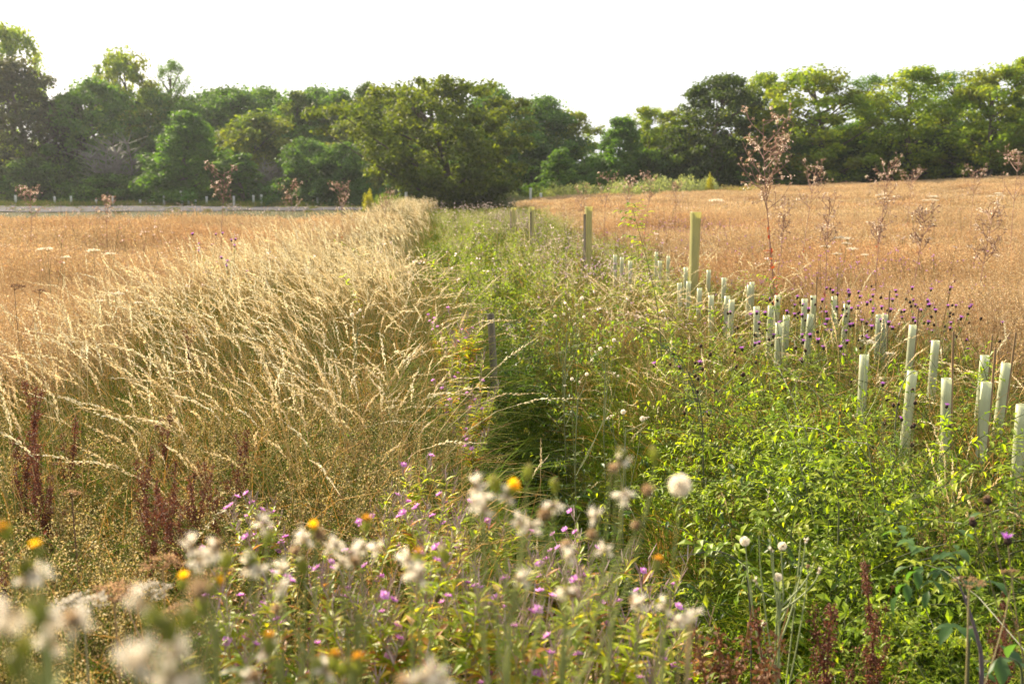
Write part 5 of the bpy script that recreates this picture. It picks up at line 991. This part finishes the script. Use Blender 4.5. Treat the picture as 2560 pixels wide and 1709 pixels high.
for i, a in enumerate([(183, 1238, 3.0, 'straight dark stem with a bare little umbel at left', UB, (0.14, 0.08, 0.05), 0.03, 10, 1, 0.0), (410, 1415, 2.2, 'reddish brown seeding umbel behind the left white tufts', UB, (0.3, 0.2, 0.1), 0.045, 18, 3, 0.0), (290, 1495, 1.9, 'brown umbel left of the very blurred thistle', UB, (0.3, 0.2, 0.1), 0.05, 18, 2, 0.0),
      (215, 1530, 1.7, 'grey-white flat umbel at lower left', ((0.45, 0.42, 0.38), (0.36, 0.33, 0.28)), (0.3, 0.26, 0.14), 0.05, 18, 2, 0.0), (2418, 1465, 2.15, 'dry pale umbel on a straw stem beside the dark thorny branch', UB, (0.26, 0.21, 0.10), 0.035, 12, 2, -0.05), (1790, 507, 16, 'white umbel high in the right field, left of the tall thistle stem', UW, (0.4, 0.3, 0.15), 0.10, 18, 1, 0.0),
      (2100, 600, 10, 'white umbels with bent grass at the middle of the right field', UW, (0.3, 0.26, 0.1), 0.07, 16, 4, 0.0), (2130, 628, 9.6, 'lower white umbels before the bent grass', UW, (0.3, 0.26, 0.1), 0.06, 16, 3, 0.0), (2200, 492, 22, 'far white umbel at the middle of the right field edge', UW, (0.4, 0.3, 0.15), 0.10, 18, 2, 0.0), (2330, 495, 24, 'pale umbels far in the right field', UW, (0.3, 0.28, 0.12), 0.11, 16, 5, 0.0), (2495, 488, 20, 'white umbel near the right edge of the field', UW, (0.4, 0.3, 0.15), 0.09, 18, 3, 0.0),
      (120, 628, 9.0, 'dull white umbels in the brown grass at far left', UW, (0.3, 0.26, 0.12), 0.06, 14, 3, 0.0), (235, 632, 9.0, 'dull white umbel right of the far left ones', UW, (0.3, 0.26, 0.12), 0.06, 14, 2, 0.0), (38, 725, 6.2, 'dark brown seed umbel at the left edge of the grass', ((0.12, 0.07, 0.05), (0.16, 0.10, 0.06)), (0.22, 0.15, 0.08), 0.06, 14, 2, 0.0), (290, 740, 6.8, 'faded umbel sunk in the pale grass at left', UW, (0.3, 0.26, 0.12), 0.05, 14, 3, 0.0), (2165, 860, 5.2, 'small white umbel at the foot of the knapweed', UW, (0.2, 0.24, 0.1), 0.04, 14, 2, 0.0)]):
    umbel(60+i, *a)

# ------------------------------------------------------------------ single shoots that stand out
def rose_shoot(seed, label, name, P, leaf, pal, nl, r=0.0035, comp=True, stemc=(0.09, 0.10, 0.05), cat='rose shoot', mat=None):
    rng = np.random.default_rng(seed); P = np.array(P, float); B = P[0].copy(); e = empty(name, B); tag(e, label, cat); Q = P-B; m = len(Q); K = 18; tt = np.linspace(0, m-1, K)
    # smooth path through the points
    pa = np.stack([np.interp(tt, np.arange(m), Q[:, i]) for i in range(3)], 1)
    for _ in range(3): pa[1:-1] = (pa[:-2]+2*pa[1:-1]+pa[2:])/4
    g = G(); tubes(g, pa[None], (r*np.linspace(1.2, 0.3, K))[None], stemc, 5); put('stem', g.mesh('stem', M_stem, True), e)
    g = G(); u = np.linspace(0.10, 0.99, nl)*(K-1); k = np.minimum(u.astype(int), K-2); o = pa[k]*(1-(u-k)[:, None])+pa[k+1]*(u-k)[:, None]; d0 = norm(pa[k+1]-pa[k]); az = np.arange(nl)*2.4; _, uu, vv = frame(d0)
    d = norm(np.cos(az)[:, None]*uu+np.sin(az)[:, None]*vv+d0*0.5); c = pick(rng, pal, nl)*rng.uniform(0.8, 1.2, (nl, 1)); ls = leaf*rng.uniform(0.7, 1.2, nl)
    if comp:
        RL = leaf*2.2
        for q in (0.3, 0.62):
            for s in (-1, 1):
                sd_ = norm(np.cross(d, np.array([0, 0, 1.0]))); leafB(g, o+d*q*RL, norm(sd_*s+d*0.6), np.tile([0, 0, 1.0], (nl, 1)), ls*0.85, ls*0.4, c, 0.9, 0.2, 4)
        leafB(g, o+d*RL*0.9, norm(d-np.array([0, 0, 0.3])), np.tile([0, 0, 1.0], (nl, 1)), ls, ls*0.45, c, 0.9, 0.2, 4)
        v_ = np.linspace(0, 0.9, 3)[None, :, None]; tubes(g, o[:, None]+d[:, None]*v_*RL, 0.0007, c, 3)
    else: leafB(g, o, d, np.tile([0, 0, 1.0], (nl, 1)), ls, ls*0.5, c, 0.7, 0.22, 5)
    if name == 'bramble':
        nv = 15 if not comp else 12; V = np.concatenate(g.V[:None if not comp else 5]).reshape(-1, nv, 3); C_ = np.concatenate(g.C[:None if not comp else 5]).reshape(-1, nv, 3)
        F_ = [[i*3+j, i*3+j+1, i*3+j+4, i*3+j+3] for i in range(nv//3-1) for j in range(2)]
        for vv, cc in zip(V, C_):
            q = G(); q.add(vv, F_, cc); put('leaf', q.mesh('leaf', M_leaf, True), e)
        return e
    put('foliage', g.mesh('foliage', M_leaf), e); return e
def on_ground(px, py, Y): x = sight(px, py)[0]*Y; return (x, Y, gz(x, Y)-0.02)
rose_shoot(1, 'tall leafy rose shoot standing up against the brown field', 'rose_shoot', [on_ground(1660, 870, 7.2), spot(1655, 860, 7.2), spot(1640, 740, 7.2), spot(1615, 640, 7.2), spot(1592, 560, 7.2), spot(1580, 518, 7.2)], 0.055, LG, 34)
rose_shoot(2, 'long arching rose shoot bending left over the ditch side', 'rose_shoot', [on_ground(1770, 1050, 5.2), spot(1755, 1010, 5.2), spot(1705, 915, 5.3), spot(1640, 845, 5.4), spot(1565, 805, 5.5), spot(1500, 800, 5.6)], 0.040, LG, 24)
rose_shoot(3, 'light green shoot among the tree guards left of the knapweed', 'rose_shoot', [on_ground(1960, 930, 6.6), spot(1955, 900, 6.6), spot(1942, 800, 6.6), spot(1930, 740, 6.6), spot(1922, 698, 6.6)], 0.042, LG, 22)
rose_shoot(4, 'dark leafy shoot rising from the leaves below the dead knapweeds', 'rose_shoot', [on_ground(1770, 1080, 4.7), spot(1760, 1040, 4.7), spot(1735, 960, 4.7), spot(1700, 890, 4.7), spot(1665, 872, 4.7)], 0.036, LG+LD, 18)
rose_shoot(5, 'low shoot leaning right across the blue-shaded guard', 'rose_shoot', [on_ground(2240, 1130, 4.4), spot(2240, 1000, 4.4), spot(2270, 930, 4.5), spot(2330, 920, 4.6)], 0.036, LG, 14)
rose_shoot(6, 'fresh green sprig below the nearest tree guard', 'rose_shoot', [on_ground(2100, 1300, 3.6), spot(2100, 1260, 3.6), spot(2085, 1180, 3.6), spot(2070, 1145, 3.6)], 0.042, LG, 14)
rose_shoot(7, 'leafy sprig against the right edge under the tree guards', 'rose_shoot', [on_ground(2540, 1330, 3.7), spot(2540, 1270, 3.7), spot(2530, 1180, 3.7), spot(2550, 1120, 3.7)], 0.042, LG, 16)
rose_shoot(8, 'dark green bramble with large toothed leaves at lower right', 'bramble', [on_ground(2440, 1560, 2.55), spot(2430, 1520, 2.55), spot(2395, 1420, 2.5), spot(2350, 1390, 2.5), spot(2300, 1400, 2.45)], 0.062, ((0.06, 0.13, 0.035), (0.08, 0.155, 0.04), (0.055, 0.115, 0.03)), 12, 0.004, True, cat='bramble')
rose_shoot(9, 'glossy dark bramble leaves in the bottom right corner', 'bramble', [on_ground(2560, 1700, 2.2), spot(2560, 1690, 2.2), spot(2545, 1650, 2.15), spot(2500, 1640, 2.1)], 0.065, ((0.055, 0.11, 0.045), (0.06, 0.12, 0.04)), 8, 0.004, False, cat='bramble')
rose_shoot(10, 'dark dead thorny branch standing in the lower right leaves', 'dead_branch', [on_ground(2462, 1690, 2.3), spot(2462, 1660, 2.3), spot(2440, 1580, 2.3), spot(2415, 1500, 2.3), spot(2388, 1440, 2.3)], 0.02, ((0.25, 0.2, 0.2), (0.3, 0.25, 0.22)), 5, 0.006, False, (0.13, 0.10, 0.11), 'dead branch')
rose_shoot(11, 'short bare grey twig lying across leaves right of the white globe', 'dead_branch', [on_ground(1900, 1480, 3.2), spot(1880, 1420, 3.2), spot(1800, 1372, 3.1), spot(1690, 1392, 3.0)], 0.012, ((0.2, 0.17, 0.15),), 3, 0.003, False, (0.10, 0.09, 0.09), 'dead branch')
